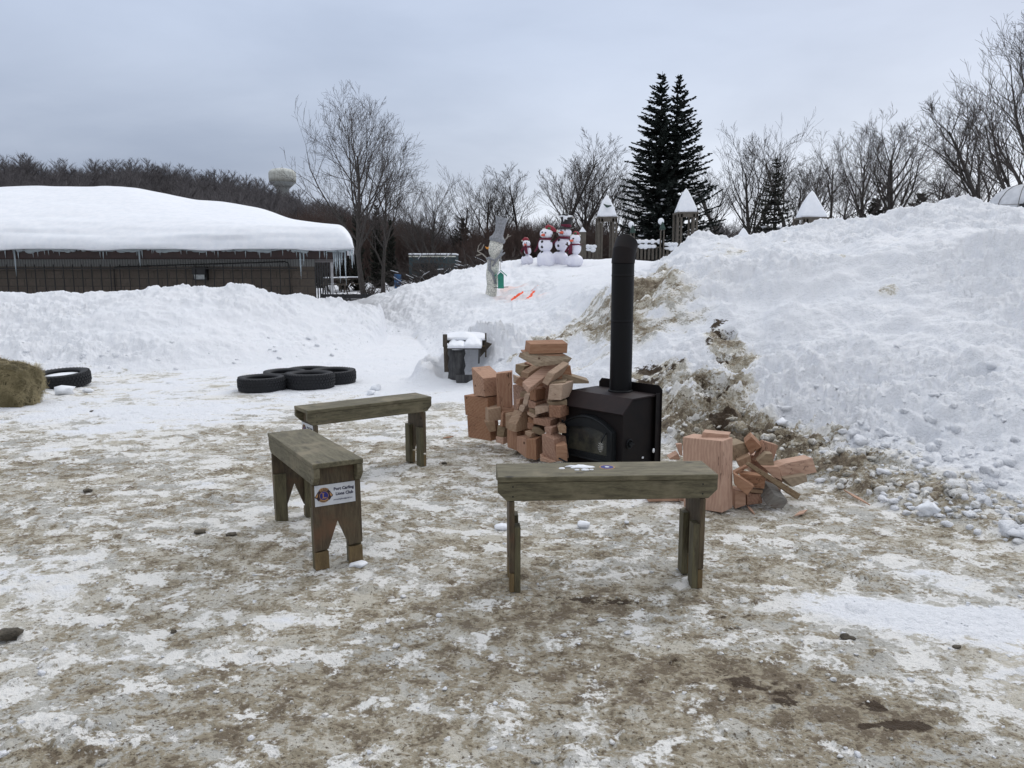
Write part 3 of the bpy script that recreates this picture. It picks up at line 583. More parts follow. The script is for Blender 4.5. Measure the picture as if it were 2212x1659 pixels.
def emblem(parent, cx, cz, s, dy):                                   # round crest, s = overall radius
    E = flatmesh([circ(cx, cz, .80 * s, 40)], M['purple'], 'emblem', parent, dy)
    heads = []
    for sg in (-1, 1):
        heads.append([(cx + sg * a * s, cz + b_ * s) for a, b_ in ((.45, .55), (.72, .42), (.9, .12), (1.06, -.10), (1.0, -.24), (.84, -.30), (.80, -.42), (.62, -.62), (.4, -.5))])
    flatmesh(heads, M['purple'], 'lion_outline', E, .0007)
    flatmesh([[(cx + sg * a * s, cz + b_ * s) for a, b_ in ((.66, .32), (.86, .08), (1.0, -.10), (.86, -.2), (.72, -.12), (.70, .1))] for sg in (-1, 1)], M['gold'], 'lion_head', E, .0014)
    flatmesh([arc_band(cx, cz, .58 * s, .88 * s, R45 + .08, PI - R45 - .08), arc_band(cx, cz - .03 * s, .56 * s, .80 * s, -PI + .75, -.75)], M['gold'], 'gold_band', E, .0014)
    flatmesh([circ(cx, cz - .05 * s, .53 * s, 36)], M['gold'], 'gold_ring', E, .0019); flatmesh([circ(cx, cz - .05 * s, .48 * s, 36)], M['blue'], 'blue_disc', E, .0024)
    letters([('L', .80 * s, cx - .19 * s, cz - .33 * s, 0, .022 * s, 'LEFT')], M['gold'], 'initial', E, .0032)
    flatmesh([[(cx - .27 * s, cz + .22 * s), (cx + .06 * s, cz + .22 * s), (cx + .06 * s, cz + .27 * s), (cx - .27 * s, cz + .27 * s)], [(cx - .27 * s, cz - .35 * s), (cx - .1 * s, cz - .35 * s), (cx - .1 * s, cz - .30 * s), (cx - .27 * s, cz - .30 * s)], [(cx + .22 * s, cz - .35 * s), (cx + .27 * s, cz - .35 * s), (cx + .27 * s, cz - .2 * s), (cx + .22 * s, cz - .25 * s)]], M['gold'], 'serif', E, .0032)
    P = []
    for i, ch in enumerate('LIONS'):
        t = PI / 2 + (2 - i) * .36; P.append((ch, .26 * s, cx + .64 * s * math.cos(t), cz + .64 * s * math.sin(t), t - PI / 2, .008 * s, 'CENTER'))
    letters(P, M['purple'], 'crest_lettering', E, .0026); P = []
    for i, ch in enumerate('INTERNATIONAL'):
        t = -PI / 2 + (i - 6) * .125; P.append((ch, .13 * s, cx + .74 * s * math.cos(t), cz - .03 * s + .74 * s * math.sin(t), t + PI / 2, .003 * s, 'CENTER'))
    letters(P, M['purple'], 'crest_lettering', E, .0026); return E
R45 = PI / 4
def sign(parent, x):                                                 # mounted on the outer face of the leg panel at +x
    q = MB(); q.box((0, 0, 0), (.222, .003, .114)); sg = q.build('sign', M['signw'], parent, bevel=.0006)
    sg.location = (x + .0025, -.010, .412); sg.rotation_euler = (0, 0, PI / 2)
    emblem(sg, -.062, .001, .047, .0016)
    letters([('Port Carling', .0225, -.008, .020, 0, .0007, 'LEFT'), ('Lions Club', .0225, .002, -.008, 0, .0007, 'LEFT')], M['navy'], 'sign_lettering', sg, .0022)
    letters([('portcarlinglions@gmail.com', .0093, -.0105, -.034, 0, .00015, 'LEFT')], M['grey_print'], 'address_lettering', sg, .0022)
    return sg
grp = 'wooden benches around the stove'
B1 = copy_tree(B0)                                                   # back bench
sg = sign(B0, BL / 2 - .0565)
B2 = copy_tree(B0)
for ch in B1.children: pass
def put(B, x, y, z, ang, label):
    B.location = (x, y, z); B.rotation_euler = (0, 0, ang); tag(B, label, 'bench', grp)
a_ = math.radians(3.0)
put(B1, .472, 3.775, -.003, a_, 'nearest olive wood bench, side on, with a melting snow patch on its seat')
u_ = Vector((-.478, .84, 0)).normalized(); ang = math.atan2(-u_.y, -u_.x)     # +x end towards the camera
c_ = Vector((-.915, 3.915, 0)) + u_ * .55; put(B0, c_.x, c_.y, -.022, ang, 'left wood bench seen end on with the white club sign under its seat')
B0.rotation_euler = (0, math.radians(-1.9), ang)
u_ = Vector((.80, .60, 0)).normalized(); c_ = (at(654, 880, 5.75) + at(908, 850, 6.52)) / 2
put(B2, c_.x, c_.y, -.058, math.atan2(-u_.y, -u_.x), 'farthest wood bench, behind the left one, in front of the tires')
# seat emblem on the front bench
q = MB(); q.lathe([(.040, 0), (.040, .0008)], (0, 0, 0), 32); em = q.build('seat_emblem', M['gold'], B1); em.location = (.02, .03, BT); em.scale = (1, 1, 1)
q = MB(); q.lathe([(.034, .0009), (.034, .0015)], (0, 0, 0), 32); q.build('emblem_disc', M['blue'], em)
q = MB(); q.lathe([(.012, .0016), (.012, .0021)], (0, 0, 0), 16); q.build('emblem_letter', M['signw'], em)
def patch(name, label, x, y, z, pts, h, cat='snow patch', **kw):
    q = MB(); n = len(pts); V = [(px, py, 0) for px, py in pts] + [(px * .86, py * .82, h) for px, py in pts] + [(0, 0, h * 1.15)]
    q.add(V, [(i, (i + 1) % n, n + (i + 1) % n, n + i) for i in range(n)] + [(n + i, n + (i + 1) % n, 2 * n) for i in range(n)])
    o = q.build(name, M['snow'], None, True, label=label, cat=cat, **kw); o.location = (x, y, z); return o
patch('snow_patch', 'thin melting snow patch left of the round emblem on the nearest bench', .345, 3.80, .5975, [(-.075, .01), (-.05, .03), (-.02, .025), (0, .045), (.03, .04), (.05, .02), (.085, .005), (.05, -.012), (.02, -.02), (-.01, -.012), (-.03, -.02), (-.045, -.012), (-.035, .002)], .006)
for i, (x, y, s, l) in enumerate(((.255, 3.775, .010, 'small snow crumb left of the snow patch on the nearest bench'), (.33, 3.745, .008, 'left snow crumb below the snow patch on the nearest bench'), (.372, 3.748, .013, 'wide middle snow crumb below the snow patch on the nearest bench'), (.405, 3.75, .007, 'right snow crumb below the snow patch on the nearest bench'))):
    patch('snow_crumb', l, x, y, .5975, [(s * 1.6 * math.cos(t), s * math.sin(t) * random.uniform(.7, 1.1)) for t in [k * PI / 4 for k in range(8)]], .005, 'snow crumb', group='snow crumbs on the nearest bench')
patch('snow_patch', 'small snow streak on the seat of the left sign bench', -1.12, 4.33, .575, [(-.02, .0), (0, .018), (.035, -.012), (.01, -.01)], .002)
# ================================================================ FIREWOOD
def Aq(p): return (937.9 + p[0] * .13868, 725.5 + p[1] * .13868)
def Bq(p): return (1079.5 + p[0] * .16533, 725.5 + p[1] * .16533)
def Cq(p): return (1371.4 + p[0] * .2, 902.5 + p[1] * .2)
def log_block(cv, pts, Yc, yaw, d, label, m='firx', ext=None, group='split firewood blocks piled left of the stove', name='firewood', rise=0.0):
    P = [cv(p) for p in pts]; cx = sum(p[0] for p in P) / len(P); cy = sum(p[1] for p in P) / len(P)
    c0 = at(cx, cy, Yc); t = math.radians(yaw); nrm = Vector((-math.sin(t), -math.cos(t), 0)); cam0 = Vector((0, 0, CH)); W = []
    for u, v in P:
        dr_ = at(u, v, 1.0) - cam0; k = (c0 - cam0).dot(nrm) / dr_.dot(nrm); W.append(cam0 + dr_ * k)
    if ext:
        s = FP / Yc; sc = .13868 if cv is Aq else (.16533 if cv is Bq else .2)
        e = Vector((ext[0] * sc / s, ext[2], -ext[1] * sc / s))
    else: e = -nrm * d + Vector((0, 0, rise))
    q = MB(); q.prism(W, e); me = q.mesh(name)
    bm = bmesh.new(); bm.from_mesh(me); bmesh.ops.recalc_face_normals(bm, faces=bm.faces); bmesh.ops.bevel(bm, geom=bm.edges[:], offset=.0025, segments=1, affect='EDGES', clamp_overlap=True); bm.to_mesh(me); bm.free()
    c = sum((v.co for v in me.vertices), Vector()) / len(me.vertices); c.z = min(v.co.z for v in me.vertices); me.transform(Matrix.Translation(-c))
    return link(name, me, M[m], None, False, c, label=label, cat='firewood', group=group)
LB = log_block
for a in (
 (Aq, [(510, 1240), (850, 1315), (885, 1640), (530, 1580)], 7.1, 41, .13, 'broad block with pencil marks at the bottom left corner of the log pile', 'firx'),
 (Aq, [(463, 925), (830, 965), (845, 1310), (485, 1230)], 7.13, 41, .24, 'broad curved grain block, second from the ground in the left column of the pile', 'firx'),
 (Aq, [(580, 490), (765, 665), (790, 950), (615, 920)], 7.1, 50, .22, 'slant topped block with a dark knot crowning the left column of the pile', 'firx'),
 (Aq, [(965, 590), (1205, 560), (1212, 1112), (980, 1115)], 7.0, 4, .12, 'tall upright plank block standing beside the slant topped one', 'firz'),
 (Aq, [(845, 1145), (1040, 1110), (1045, 1310), (843, 1340)], 6.95, -15, .18, 'pale square end block under the tall upright one', 'firp'),
 (Aq, [(795, 1345), (945, 1325), (965, 1485), (860, 1500)], 6.93, -8, .2, 'pale skewed block in front of the bottom left corner block', 'firp'),
 (Aq, [(985, 1395), (1105, 1430), (1075, 1590), (970, 1565)], 6.88, 32, .14, 'small stubby block resting on a low dark one at the pile front', 'firo'),
 (Aq, [(960, 1566), (1075, 1594), (1073, 1695), (955, 1650)], 6.87, 32, .16, 'low darker block on the ice under the stubby one', 'firx'),
 (Aq, [(1048, 1180), (1075, 1185), (1060, 1420), (1020, 1400)], 6.85, 55, .2, 'narrow tilted slab squeezed in left of the pale notched block', 'firx'),
 (Bq, [(72, 1005), (140, 1035), (135, 1225), (75, 1205)], 6.75, 45, .16, 'pale narrow block with a flat lit top, left of the roof shaped one', 'firp'),
 (Bq, [(215, 1160), (300, 990), (365, 985), (360, 1215), (215, 1262)], 6.62, -35, .13, 'roof shaped block with a long pale sloping face, mid pile', 'firp'),
 (Bq, [(95, 1215), (225, 1265), (220, 1500), (100, 1455)], 6.72, 40, .28, 'tall plain block on the ice, third from the left in the bottom row', 'firz'),
 (Bq, [(222, 1310), (345, 1345), (345, 1600), (220, 1500)], 6.53, 50, .26, 'bottom row block with a slanting foot, left of the squared one', 'firz'),
 (Bq, [(345, 1350), (475, 1350), (478, 1625), (345, 1600)], 6.36, 25, .24, 'squared upright block in the middle of the bottom row', 'firz'),
 (Bq, [(328, 1245), (415, 1275), (412, 1335), (330, 1290)], 6.43, 35, .14, 'small pale wedge lying on the squared bottom block', 'firp'),
 (Bq, [(430, 1190), (520, 1200), (600, 1265), (545, 1305), (415, 1260)], 6.45, 10, .16, 'flat five sided offcut lying beside the small pale wedge', 'firo'),
 (Bq, [(548, 1285), (705, 1355), (750, 1640), (560, 1590)], 6.22, 40, .17, 'large square faced block at the bottom right of the pile', 'firy'),
 (Bq, [(740, 1440), (880, 1420), (885, 1640), (750, 1635)], 6.13, -5, .14, 'dark faced block in front of the stove corner at the very bottom right', 'firx'),
 (Bq, [(525, 1545), (560, 1590), (740, 1645), (650, 1660), (525, 1635)], 6.2, 28, .15, 'thin wedge on the ice under the large square faced block', 'firx'),
 (Bq, [(580, 1190), (680, 1200), (665, 1305), (590, 1260)], 6.3, 35, .22, 'tapering block on top of the large square faced one', 'firy'),
 (Bq, [(438, 1070), (660, 1105), (658, 1195), (440, 1150)], 6.4, 32, .2, 'long low block with a bright top in the right middle of the pile', 'firy'),
 (Bq, [(760, 1200), (790, 1165), (870, 1190), (870, 1270), (775, 1270)], 6.22, 0, .14, 'pale five sided end poking out beside the upper door hinge', 'firp'),
 (Bq, [(640, 910), (790, 925), (795, 1070), (648, 1065)], 6.28, 30, .18, 'ribbed cube beside the stove at the height of its door arch', 'firy'),
 (Bq, [(620, 870), (880, 845), (880, 905), (640, 905)], 6.34, 0, .2, 'dark flat slab just above the ribbed cube', 'firo'),
 (Bq, [(650, 635), (825, 635), (800, 840), (625, 835)], 6.3, 25, .26, 'big leaning block level with the stove top plate', 'firp'),
 (Bq, [(750, 505), (870, 505), (1165, 590), (1165, 622), (850, 625), (745, 600)], 6.52, 0, .2, 'long greenish wedge on top, overlapping the stove top plate', 'firo'),
 (Bq, [(668, 603), (860, 598), (850, 630), (665, 632)], 6.36, 8, .2, 'thin lath under the long greenish wedge', 'firo'),
 (Bq, [(455, 930), (640, 918), (640, 985), (465, 1035)], 6.42, 10, .17, 'pale low block left of the ribbed cube', 'firp'),
 (Bq, [(375, 835), (470, 875), (465, 955), (370, 935)], 6.5, 35, .24, 'dark sided block just under the square notched one in mid pile', 'firy'),
 (Bq, [(390, 690), (470, 705), (468, 855), (392, 835)], 6.5, 35, .17, 'upright squarish block below the long diagonal beam', 'firz'),
 (Bq, [(548, 515), (620, 510), (560, 600), (548, 600)], 6.54, 0, .12, 'small reddish sliver tucked behind the short diagonal beam', 'firy'),
 (Bq, [(700, 510), (925, 385), (945, 525), (700, 600)], 6.52, -20, .16, 'dark grained block at the right shoulder of the pile', 'firx'),
 (Bq, [(205, 370), (330, 395), (280, 540), (200, 470)], 6.68, 30, .2, 'olive tinted block at the left shoulder of the pile', 'firo'),
 (Bq, [(190, 615), (250, 545), (350, 590), (330, 690)], 6.75, 10, .14, 'dark chip wedged under the olive tinted block', 'firx'),
 (Bq, [(320, 345), (470, 400), (400, 425), (325, 410)], 6.72, 15, .16, 'reddish block under the left end of the grey green plank', 'firy'),
 (Bq, [(265, 740), (370, 755), (365, 800), (265, 800)], 6.62, 12, .12, 'small flat block half hidden below the long diagonal beam', 'firo'),
 (Bq, [(325, 758), (390, 775), (360, 905), (300, 890)], 6.55, 28, .12, 'leaning pale stave left of the upright squarish block', 'firp'),
 (Bq, [(215, 830), (270, 825), (240, 960), (200, 990)], 6.7, 35, .12, 'slim reddish stave leaning above the pale narrow block', 'firx'),
 (Bq, [(262, 905), (335, 925), (300, 998), (245, 965)], 6.6, 25, .12, 'small tipped block touching the top of the roof shaped one', 'firp'),
 (Bq, [(380, 935), (455, 970), (460, 1040), (380, 1010)], 6.5, 30, .16, 'stubby block left of the pale low one', 'firo'),
 (Bq, [(358, 1000), (490, 1050), (440, 1075), (360, 1030)], 6.46, 22, .12, 'thin pale wedge pointing right in mid pile', 'firp'),
 (Bq, [(365, 1065), (445, 1100), (445, 1170), (368, 1125)], 6.5, 30, .16, 'block under the thin pale wedge', 'firx'),
 (Bq, [(360, 1130), (440, 1150), (430, 1235), (360, 1210)], 6.5, 25, .18, 'block hidden left of the flat offcut, right of the roof shaped one', 'firy'),
 (Bq, [(170, 640), (380, 640), (380, 980), (180, 960)], 6.93, 30, .2, 'added filler block for the shade deep in the gap beside the tall upright one', 'firy'),  # filler added to stand for the shade in this recess
 (Bq, [(330, 420), (560, 420), (600, 700), (330, 700)], 6.85, 20, .2, 'added filler block behind the long diagonal beam', 'firx'),  # this and the rows below: fillers added to close off the dark core
 (Bq, [(560, 620), (700, 640), (690, 900), (560, 880)], 6.6, 20, .22, 'added filler block between the upright squarish one and the big leaning one', 'firy'),
 (Bq, [(480, 1000), (880, 1010), (880, 1260), (500, 1260)], 6.52, 20, .22, 'added filler block showing above the tapering one', 'firy'),
 (Bq, [(260, 1010), (480, 1040), (480, 1320), (260, 1300)], 6.74, 25, .2, 'added filler block behind the small pale wedge', 'firx'),
 (Bq, [(-40, 1180), (60, 1190), (60, 1340), (-40, 1340)], 6.99, 25, .2, 'added filler block behind the stubby one at the pile front', 'firy'),
): LB(*a)
LB(Aq, [(1040, 1118), (1250, 1125), (1255, 1165), (1045, 1178)], 6.98, 10, .16, 'reddish flat block directly under the tall upright one', 'firx')
LB(Bq, [(295, 600), (385, 690), (368, 755), (295, 660)], 6.42, 42, 0, 'long beam lying diagonally up across the pile', 'firx', ext=(470, -310, .22))
LB(Bq, [(630, 470), (715, 500), (625, 652), (552, 610)], 6.36, 25, 0, 'shorter diagonal beam above the upright squarish block', 'firp', ext=(215, -115, .15))
LB(Bq, [(280, 465), (375, 490), (370, 555), (275, 530)], 6.55, 30, 0, 'pale topped stick pointing right below the plank', 'firp', ext=(210, -90, .16))
LB(Bq, [(170, 500), (245, 542), (190, 620), (175, 612)], 6.85, 20, 0, 'pale triangular end at the left edge of the upper pile', 'firp', ext=(110, 45, .08))
LB(Bq, [(500, 350), (950, 292), (895, 362), (480, 408)], 6.5, -8, 0, 'grey green plank under the top pair of blocks', 'firo', ext=(-240, -125, .06))
LB(Bq, [(375, 250), (850, 240), (850, 262), (378, 275)], 6.53, 0, 0, 'thin board sandwiched below the topmost block', 'firx', ext=(-100, -52, .12))
LB(Bq, [(400, 110), (890, 100), (880, 225), (385, 238)], 6.52, 0, 0, 'topmost long block lying flat on the pile', 'firx', ext=(-58, -34, .13))
G2 = 'split firewood in the heap right of the stove'
for a in (
 ([(515, 208), (945, 252), (943, 1027), (527, 960)], 4.95, 42, .15, 'largest upright block, chest shaped, behind the end of the nearest bench', 'firz', None),
 ([(730, 155), (1015, 182), (1000, 250), (718, 212)], 5.0, 20, 0, 'slant edged slab lying on the largest upright block', 'firx', (60, -4, .08)),
 ([(445, 285), (510, 280), (515, 410), (490, 410)], 5.25, 0, .03, 'thin stave leaning at the left of the largest upright block', 'firz', None),
 ([(372, 440), (470, 385), (492, 450), (380, 452)], 5.25, 0, .1, 'small triangular chunk left of the largest upright block', 'firx', None),
 ([(1060, 300), (1185, 265), (1242, 370), (1080, 470)], 5.22, -10, .14, 'curved grain block just right of the largest upright one', 'firo', None),
 ([(1185, 275), (1260, 205), (1370, 315), (1250, 405)], 5.2, 10, 0, 'dark red tipped cube at the top of the right heap', 'firx', (35, -22, .1)),
 ([(1410, 258), (1552, 300), (1490, 480), (1310, 480)], 5.2, -8, .07, 'ribbed split block leaning at the top right of the heap', 'firz', None),
 ([(1420, 385), (1485, 388), (1510, 520), (1385, 545), (1320, 470)], 5.1, 8, .08, 'pointed wedge in front of the ribbed split block', 'firo', None),
 ([(1105, 465), (1245, 405), (1260, 480), (1140, 545)], 5.15, 5, .08, 'jagged pale chunk under the curved grain block', 'firp', None),
 ([(1215, 515), (1245, 485), (1795, 828), (1760, 888), (1660, 822)], 4.95, -12, .035, 'long thin beam sloping down to the right across the heap', 'firo', None),
 ([(1065, 590), (1215, 515), (1228, 532), (1112, 612)], 5.02, 8, .05, 'short thin stick meeting the top of the long beam', 'firx', None),
 ([(1115, 590), (1405, 640), (1395, 770), (1260, 745), (1180, 690)], 4.98, 22, .08, 'ribbed pink block lying across the heap', 'firx', None),
 ([(1065, 600), (1290, 740), (1215, 840), (1075, 720)], 4.92, 12, .06, 'grooved stick sloping down left of the ribbed pink block', 'firx', None),
 ([(1390, 532), (1550, 525), (1592, 685), (1480, 620)], 5.06, -5, .06, 'flat pinkish face behind the long thin beam', 'firx', None),
 ([(1545, 528), (1615, 495), (1920, 435), (1967, 590), (1665, 650), (1592, 652)], 5.15, -14, .1, 'long split block at the far right, nearest the snow bank', 'firx', None),
 ([(1600, 655), (1855, 615), (1865, 690), (1700, 750)], 5.1, -10, .1, 'paler block under the long split one at the far right', 'firo', None),
 ([(1515, 835), (1650, 885), (1645, 925), (1590, 988), (1435, 955)], 4.92, 5, 0, 'grey weathered block with a brown end at the front of the heap', 'firg', (-75, -120, .12)),
 ([(1080, 785), (1195, 800), (1200, 945), (1080, 985)], 4.97, 5, .12, 'low block right against the foot of the largest upright one', 'firx', None),
 ([(1210, 820), (1370, 825), (1380, 925), (1210, 945)], 5.0, -5, .12, 'low wide block on the ice left of the grey one', 'firy', None),
 ([(1250, 768), (1385, 780), (1380, 820), (1250, 808)], 5.0, 0, .1, 'thin pale slat on top of the low wide block', 'firp', None),
 ([(140, 850), (475, 848), (475, 902), (145, 908)], 5.12, 0, .1, 'flat reddish board on the ice under the nearest bench', 'firx', None),
 ([(482, 850), (532, 850), (532, 905), (482, 900)], 5.1, 0, .1, 'little reddish cube end beside the flat board under the bench', 'firy', None),
 ([(1230, 400), (1420, 420), (1440, 620), (1260, 600)], 5.3, 0, .12, 'shaded inner block in the gap of the right heap', 'firy', None),
 ([(1250, 640), (1600, 680), (1560, 860), (1250, 860)], 5.14, 0, .12, 'shaded block under the long thin beam', 'firy', None),
): LB(Cq, a[0], a[1], a[2], a[3], a[4], a[5], a[6], G2)
def splinter(u0, v0, u1, v1, w, label):
    a_, b_ = hit(u0, v0), hit(u1, v1); d_ = (b_ - a_); n_ = Vector((-d_.y, d_.x, 0)).normalized() * w; z = Vector((0, 0, .012))
    q = MB(); q.prism([a_ + z, a_ * .4 + b_ * .6 + n_ + z, b_ + z, a_ * .5 + b_ * .5 - n_ + z], (0, 0, .008)); q.build('wood_splinter', M['firx'], center=True, label=label, cat='splinter', group='wood splinters on the ice')
splinter(1609, 1092, 1631, 1118, .010, 'short red splinter in front of the right log heap'); splinter(1715, 1120, 1743, 1109, .018, 'pale flat chip on the ice right of the log heap')
splinter(1820, 1063, 1880, 1098, .014, 'long pale splinter at the foot of the right snow bank'); splinter(957, 950, 980, 947, .02, 'flat brown bark chip left of the log pile')

for k_ in ('steel', 'pipe', 'rust', 'iron'): M[k_].node_tree.nodes['Principled BSDF'].inputs['Specular IOR Level'].default_value = .22

for k_, (x_, y_, z_, r_) in enumerate(((.40, .022, .045, .020), (.627, .16, .055, .024), (.627, .30, .10, .014), (.662, .40, .15, .016))):
    q = MB(); q.ball((x_, y_, z_), (r_ * (.35 if x_ > .6 else 1.1), r_ * (1 if x_ > .6 else .5), r_ * (1.3 if k_ == 3 else .7)), 8, 6); q.build('snow_fleck', M['snow'], S, True)
# ================================================================ TYRES
m, nt, b = mat('tyre_rubber'); b.inputs['Base Color'].default_value = (.012, .013, .016, 1); b.inputs['Roughness'].default_value = .75
BUMP(nt, b, NOI(nt, OBJ(nt), 40, 4, .6), .3, .003); M['rubber'] = m
def tyre():
    R, h = .33, .215; T = empty('tyre')
    prof = [(R - .115, .035), (R - .10, .018), (R - .06, .004), (R - .02, .012), (R - .004, .035), (R, .06), (R, h - .06), (R - .004, h - .035), (R - .02, h - .012), (R - .06, h - .004), (R - .10, h - .018), (R - .115, h - .035), (R - .10, h - .05), (R - .045, h - .07), (R - .035, h / 2), (R - .045, .07), (R - .10, .05)]
    q = MB(); n = 56; V = [(r * math.cos(2 * PI * k / n), r * math.sin(2 * PI * k / n), z) for r, z in prof for k in range(n)]; c = len(prof)
    q.add(V, [(i * n + k, i * n + (k + 1) % n, ((i + 1) % c) * n + (k + 1) % n, ((i + 1) % c) * n + k) for i in range(c) for k in range(n)]); q.build('casing', M['rubber'], T, True)
    q = MB(); m_ = 46
    for k in range(m_):
        for j, z in enumerate((.035, .078, .118, .158, .188)):
            t = 2 * PI * (k + .5 * (j % 2)) / m_; rr = R + .002 - (.010 if j in (0, 4) else 0)
            q.box((rr * math.cos(t), rr * math.sin(t), z), (.016, .030, .030), Euler((.5 if j % 2 else -.5, 0, t)))
    q.build('tread', M['rubber'], T); return T
T0 = tyre(); tg = 'old tyres lying on the ice'; T5 = copy_tree(T0)
for i, (u, Y, s, tilt, l) in enumerate(((566, 10.66, .985, (0, 0), 'tyre at the left front of the cluster of five'), (669.5, 10.93, 1.06, (.0, .02), 'largest tyre, front middle of the cluster of five'), (721, 11.45, 1.0, (0, -.03), 'tyre at the right end of the cluster of five'),
        (617, 11.27, .95, (-.03, .0), 'half hidden tyre behind the left front one of the cluster'), (671, 11.72, .98, (-.02, 0), 'rearmost tyre at the back of the cluster of five'))):
    T = T0 if i == 0 else copy_tree(T5)
    p = at(u, 830, Y); T.location = (p.x, p.y, gnd(p.x, p.y) - .012); T.scale = (s, s, s * (1.0 + .04 * (i % 2))); T.rotation_euler = (tilt[0], tilt[1], i * 1.1); tag(T, l, 'tyre', tg)
p = at(136, 830, 11.05); T5.location = (p.x, p.y, gnd(p.x, p.y) + .0); T5.scale = (1.13, 1.13, 1.0); T5.rotation_euler = (.07, -.05, .4); tag(T5, 'lone tyre by the hay bale with snow lying inside it', 'tyre', tg)
q = MB(); q.lathe([(.29, .10), (.25, .155), (.12, .165), (.01, .17)], (0, 0, 0), 24); o = q.build('snow_filling', M['snow'], None, True, label='snow lying inside the lone tyre', cat='snow patch'); o.location = T5.location; o.rotation_euler = T5.rotation_euler
for i, (u, v, r, l) in enumerate(((140, 852, .10, 'pointed white snow lump in front of the lone tyre'), (190, 848, .06, 'small snow lump at the right foot of the lone tyre'), (812, 843, .07, 'larger snow lump right of the tyre cluster'), (800, 852, .05, 'smaller snow lump right of the tyre cluster'), (1259, 1138, .035, 'round snowball on the ice under the nearest bench'), (1353, 1131, .014, 'pea sized snow lump right of the snowball'), (2002, 1108, .06, 'clean white snow lump low on the right bank'), (1690, 925, .05, 'clean snow lump above the right log heap'), (772, 1222, .045, 'flat snow lump at the foot of the left sign bench'), (1085, 1140, .05, 'flat snow lump left of the nearest bench'))):
    P = hit(u, v); k = 9 + i; vv = IV * (1 + .45 * vnoise(IV[:, 0] * 1.6 + k * 31, IV[:, 1] * 1.6, IV[:, 2] * 1.6, k)[:, None] + .22 * vnoise(IV[:, 0] * 3.7 + k * 3, IV[:, 1] * 3.7, IV[:, 2] * 3.7, k)[:, None]) * [r * 1.15, r, r * (.38 if 'flat' in l else .75)]
    me = npmesh('snow_lump', vv + [0, 0, r * (.12 if 'flat' in l else .4)], IF); link('snow_lump', me, M['snow'], None, True, P, label=l, cat='snow lump', group='single snow lumps')
for i, (u, v, r, l) in enumerate(((20, 1378, .05, 'dark dirty ice chunk at the left edge of the yard'), (190, 1064, .024, 'dark dirt clod in the yard left of the sign bench'), (433, 1153, .026, 'black dirt clod on the ice below the sign bench'), (500, 1158, .022, 'small grey stone beside the black dirt clod'), (198, 890, .02, 'pebble in front of the hay bale and tyre'), (1490, 1093, .018, 'brown clod under the nearest bench'), (2065, 1400, .014, 'brown pebble on the snow at the right'), (1830, 1380, .022, 'tan ice chunk on the ground at the right'), (376, 1367, .012, 'small dark pebble in the lower left yard'), (960, 1003, .02, 'dark pebble by the farthest bench'))):
    P = hit(u, v); k = 39 + i; vv = IV * (1 + .5 * vnoise(IV[:, 0] * 1.5 + k * 31, IV[:, 1] * 1.5, IV[:, 2] * 1.5, k)[:, None]) * [r * 1.3, r, r * .6]
    if 'clod' not in M: M['clod'] = simple('frozen_dirt', (.14, .12, .09), (.06, .05, .036), 18, .85, .8, bd=.02)
    link('dirt_clod', npmesh('dirt_clod', vv + [0, 0, r * .3], IF), M['clod'], None, True, P, label=l, cat='clod', group='clods and stones on the ice')
# ================================================================ HAY BALE
M['hay'] = simple('hay', (.20, .165, .085), (.085, .07, .035), 14, .9, 1.0, bd=.04, vs=(1, 1, 2.5), detail=8)
M['straw'] = simple('hay_straw', (.34, .285, .16), (.15, .125, .06), 3, .85, 0)
hp = at(97, 887, 9.15); HB = empty('hay_bale', (hp.x - .94, hp.y + .30, gnd(hp.x - .5, hp.y + .2) - .02), .10, label='shaggy green brown hay bale at the left edge of the yard', cat='hay bale')
HX, HY, HZ = .58, .28, .58
n = 28; V = []; F = []
def hsurf(a_, b_, c_):                                                # rounded box surface point
    v = Vector((a_, b_, c_)); k = max(abs(a_), abs(b_), abs(c_)) or 1; s = v / k; t = v.normalized(); w = s * .72 + t * .28 * 1.35
    w.z = w.z - .30 * max(0.0, w.x - .25) * max(0.0, w.z + .2) * 1.6
    nz = 1 + .06 * float(vnoise(np.array([w.x * 3]), np.array([w.y * 3 + 5]), np.array([w.z * 3]), 5)[0]); return Vector((w.x * HX, w.y * HY, w.z * HZ / 2 + HZ / 2)) * 1.0 + Vector((w.x * .03, w.y * .03, w.z * .03)) * (nz - 1) * 20
bm = bmesh.new(); bmesh.ops.create_cube(bm, size=2); bmesh.ops.subdivide_edges(bm, edges=bm.edges[:], cuts=18, use_grid_fill=True)
for v in bm.verts: v.co = hsurf(*v.co)
me = bpy.data.meshes.new('hay_core'); bm.to_mesh(me); bm.free(); link('core', me, M['hay'], HB, True)
V = []; F = []
for i in range(9000):
    f = random.random(); a_, b_ = random.uniform(-1, 1), random.uniform(-1, 1)
    c = (1, a_, b_) if f < .3 else ((a_, -1, b_) if f < .75 else (a_, b_, 1)); P = hsurf(*c); nr = Vector(c) * 0; nr = Vector((1, 0, 0)) if f < .3 else (Vector((0, -1, 0)) if f < .75 else Vector((0, 0, 1)))
    d = Vector((random.gauss(0, 1), random.gauss(0, 1), random.gauss(0, .8))); d = (d - nr * d.dot(nr)).normalized(); L = random.uniform(.04, .14); lift = random.uniform(-.004, .012) if random.random() < .8 else random.uniform(.01, .045)
    w = d.cross(nr).normalized() * .0022; p0 = P + nr * .002; p1 = P + d * L * .5 + nr * (lift * .7 + .006); p2 = P + d * L + nr * lift + Vector((0, 0, -.01))
    k = len(V); V += [p0 - w, p0 + w, p1 - w, p1 + w, p2]; F += [(k, k + 1, k + 3), (k, k + 3, k + 2), (k + 2, k + 3, k + 4)]
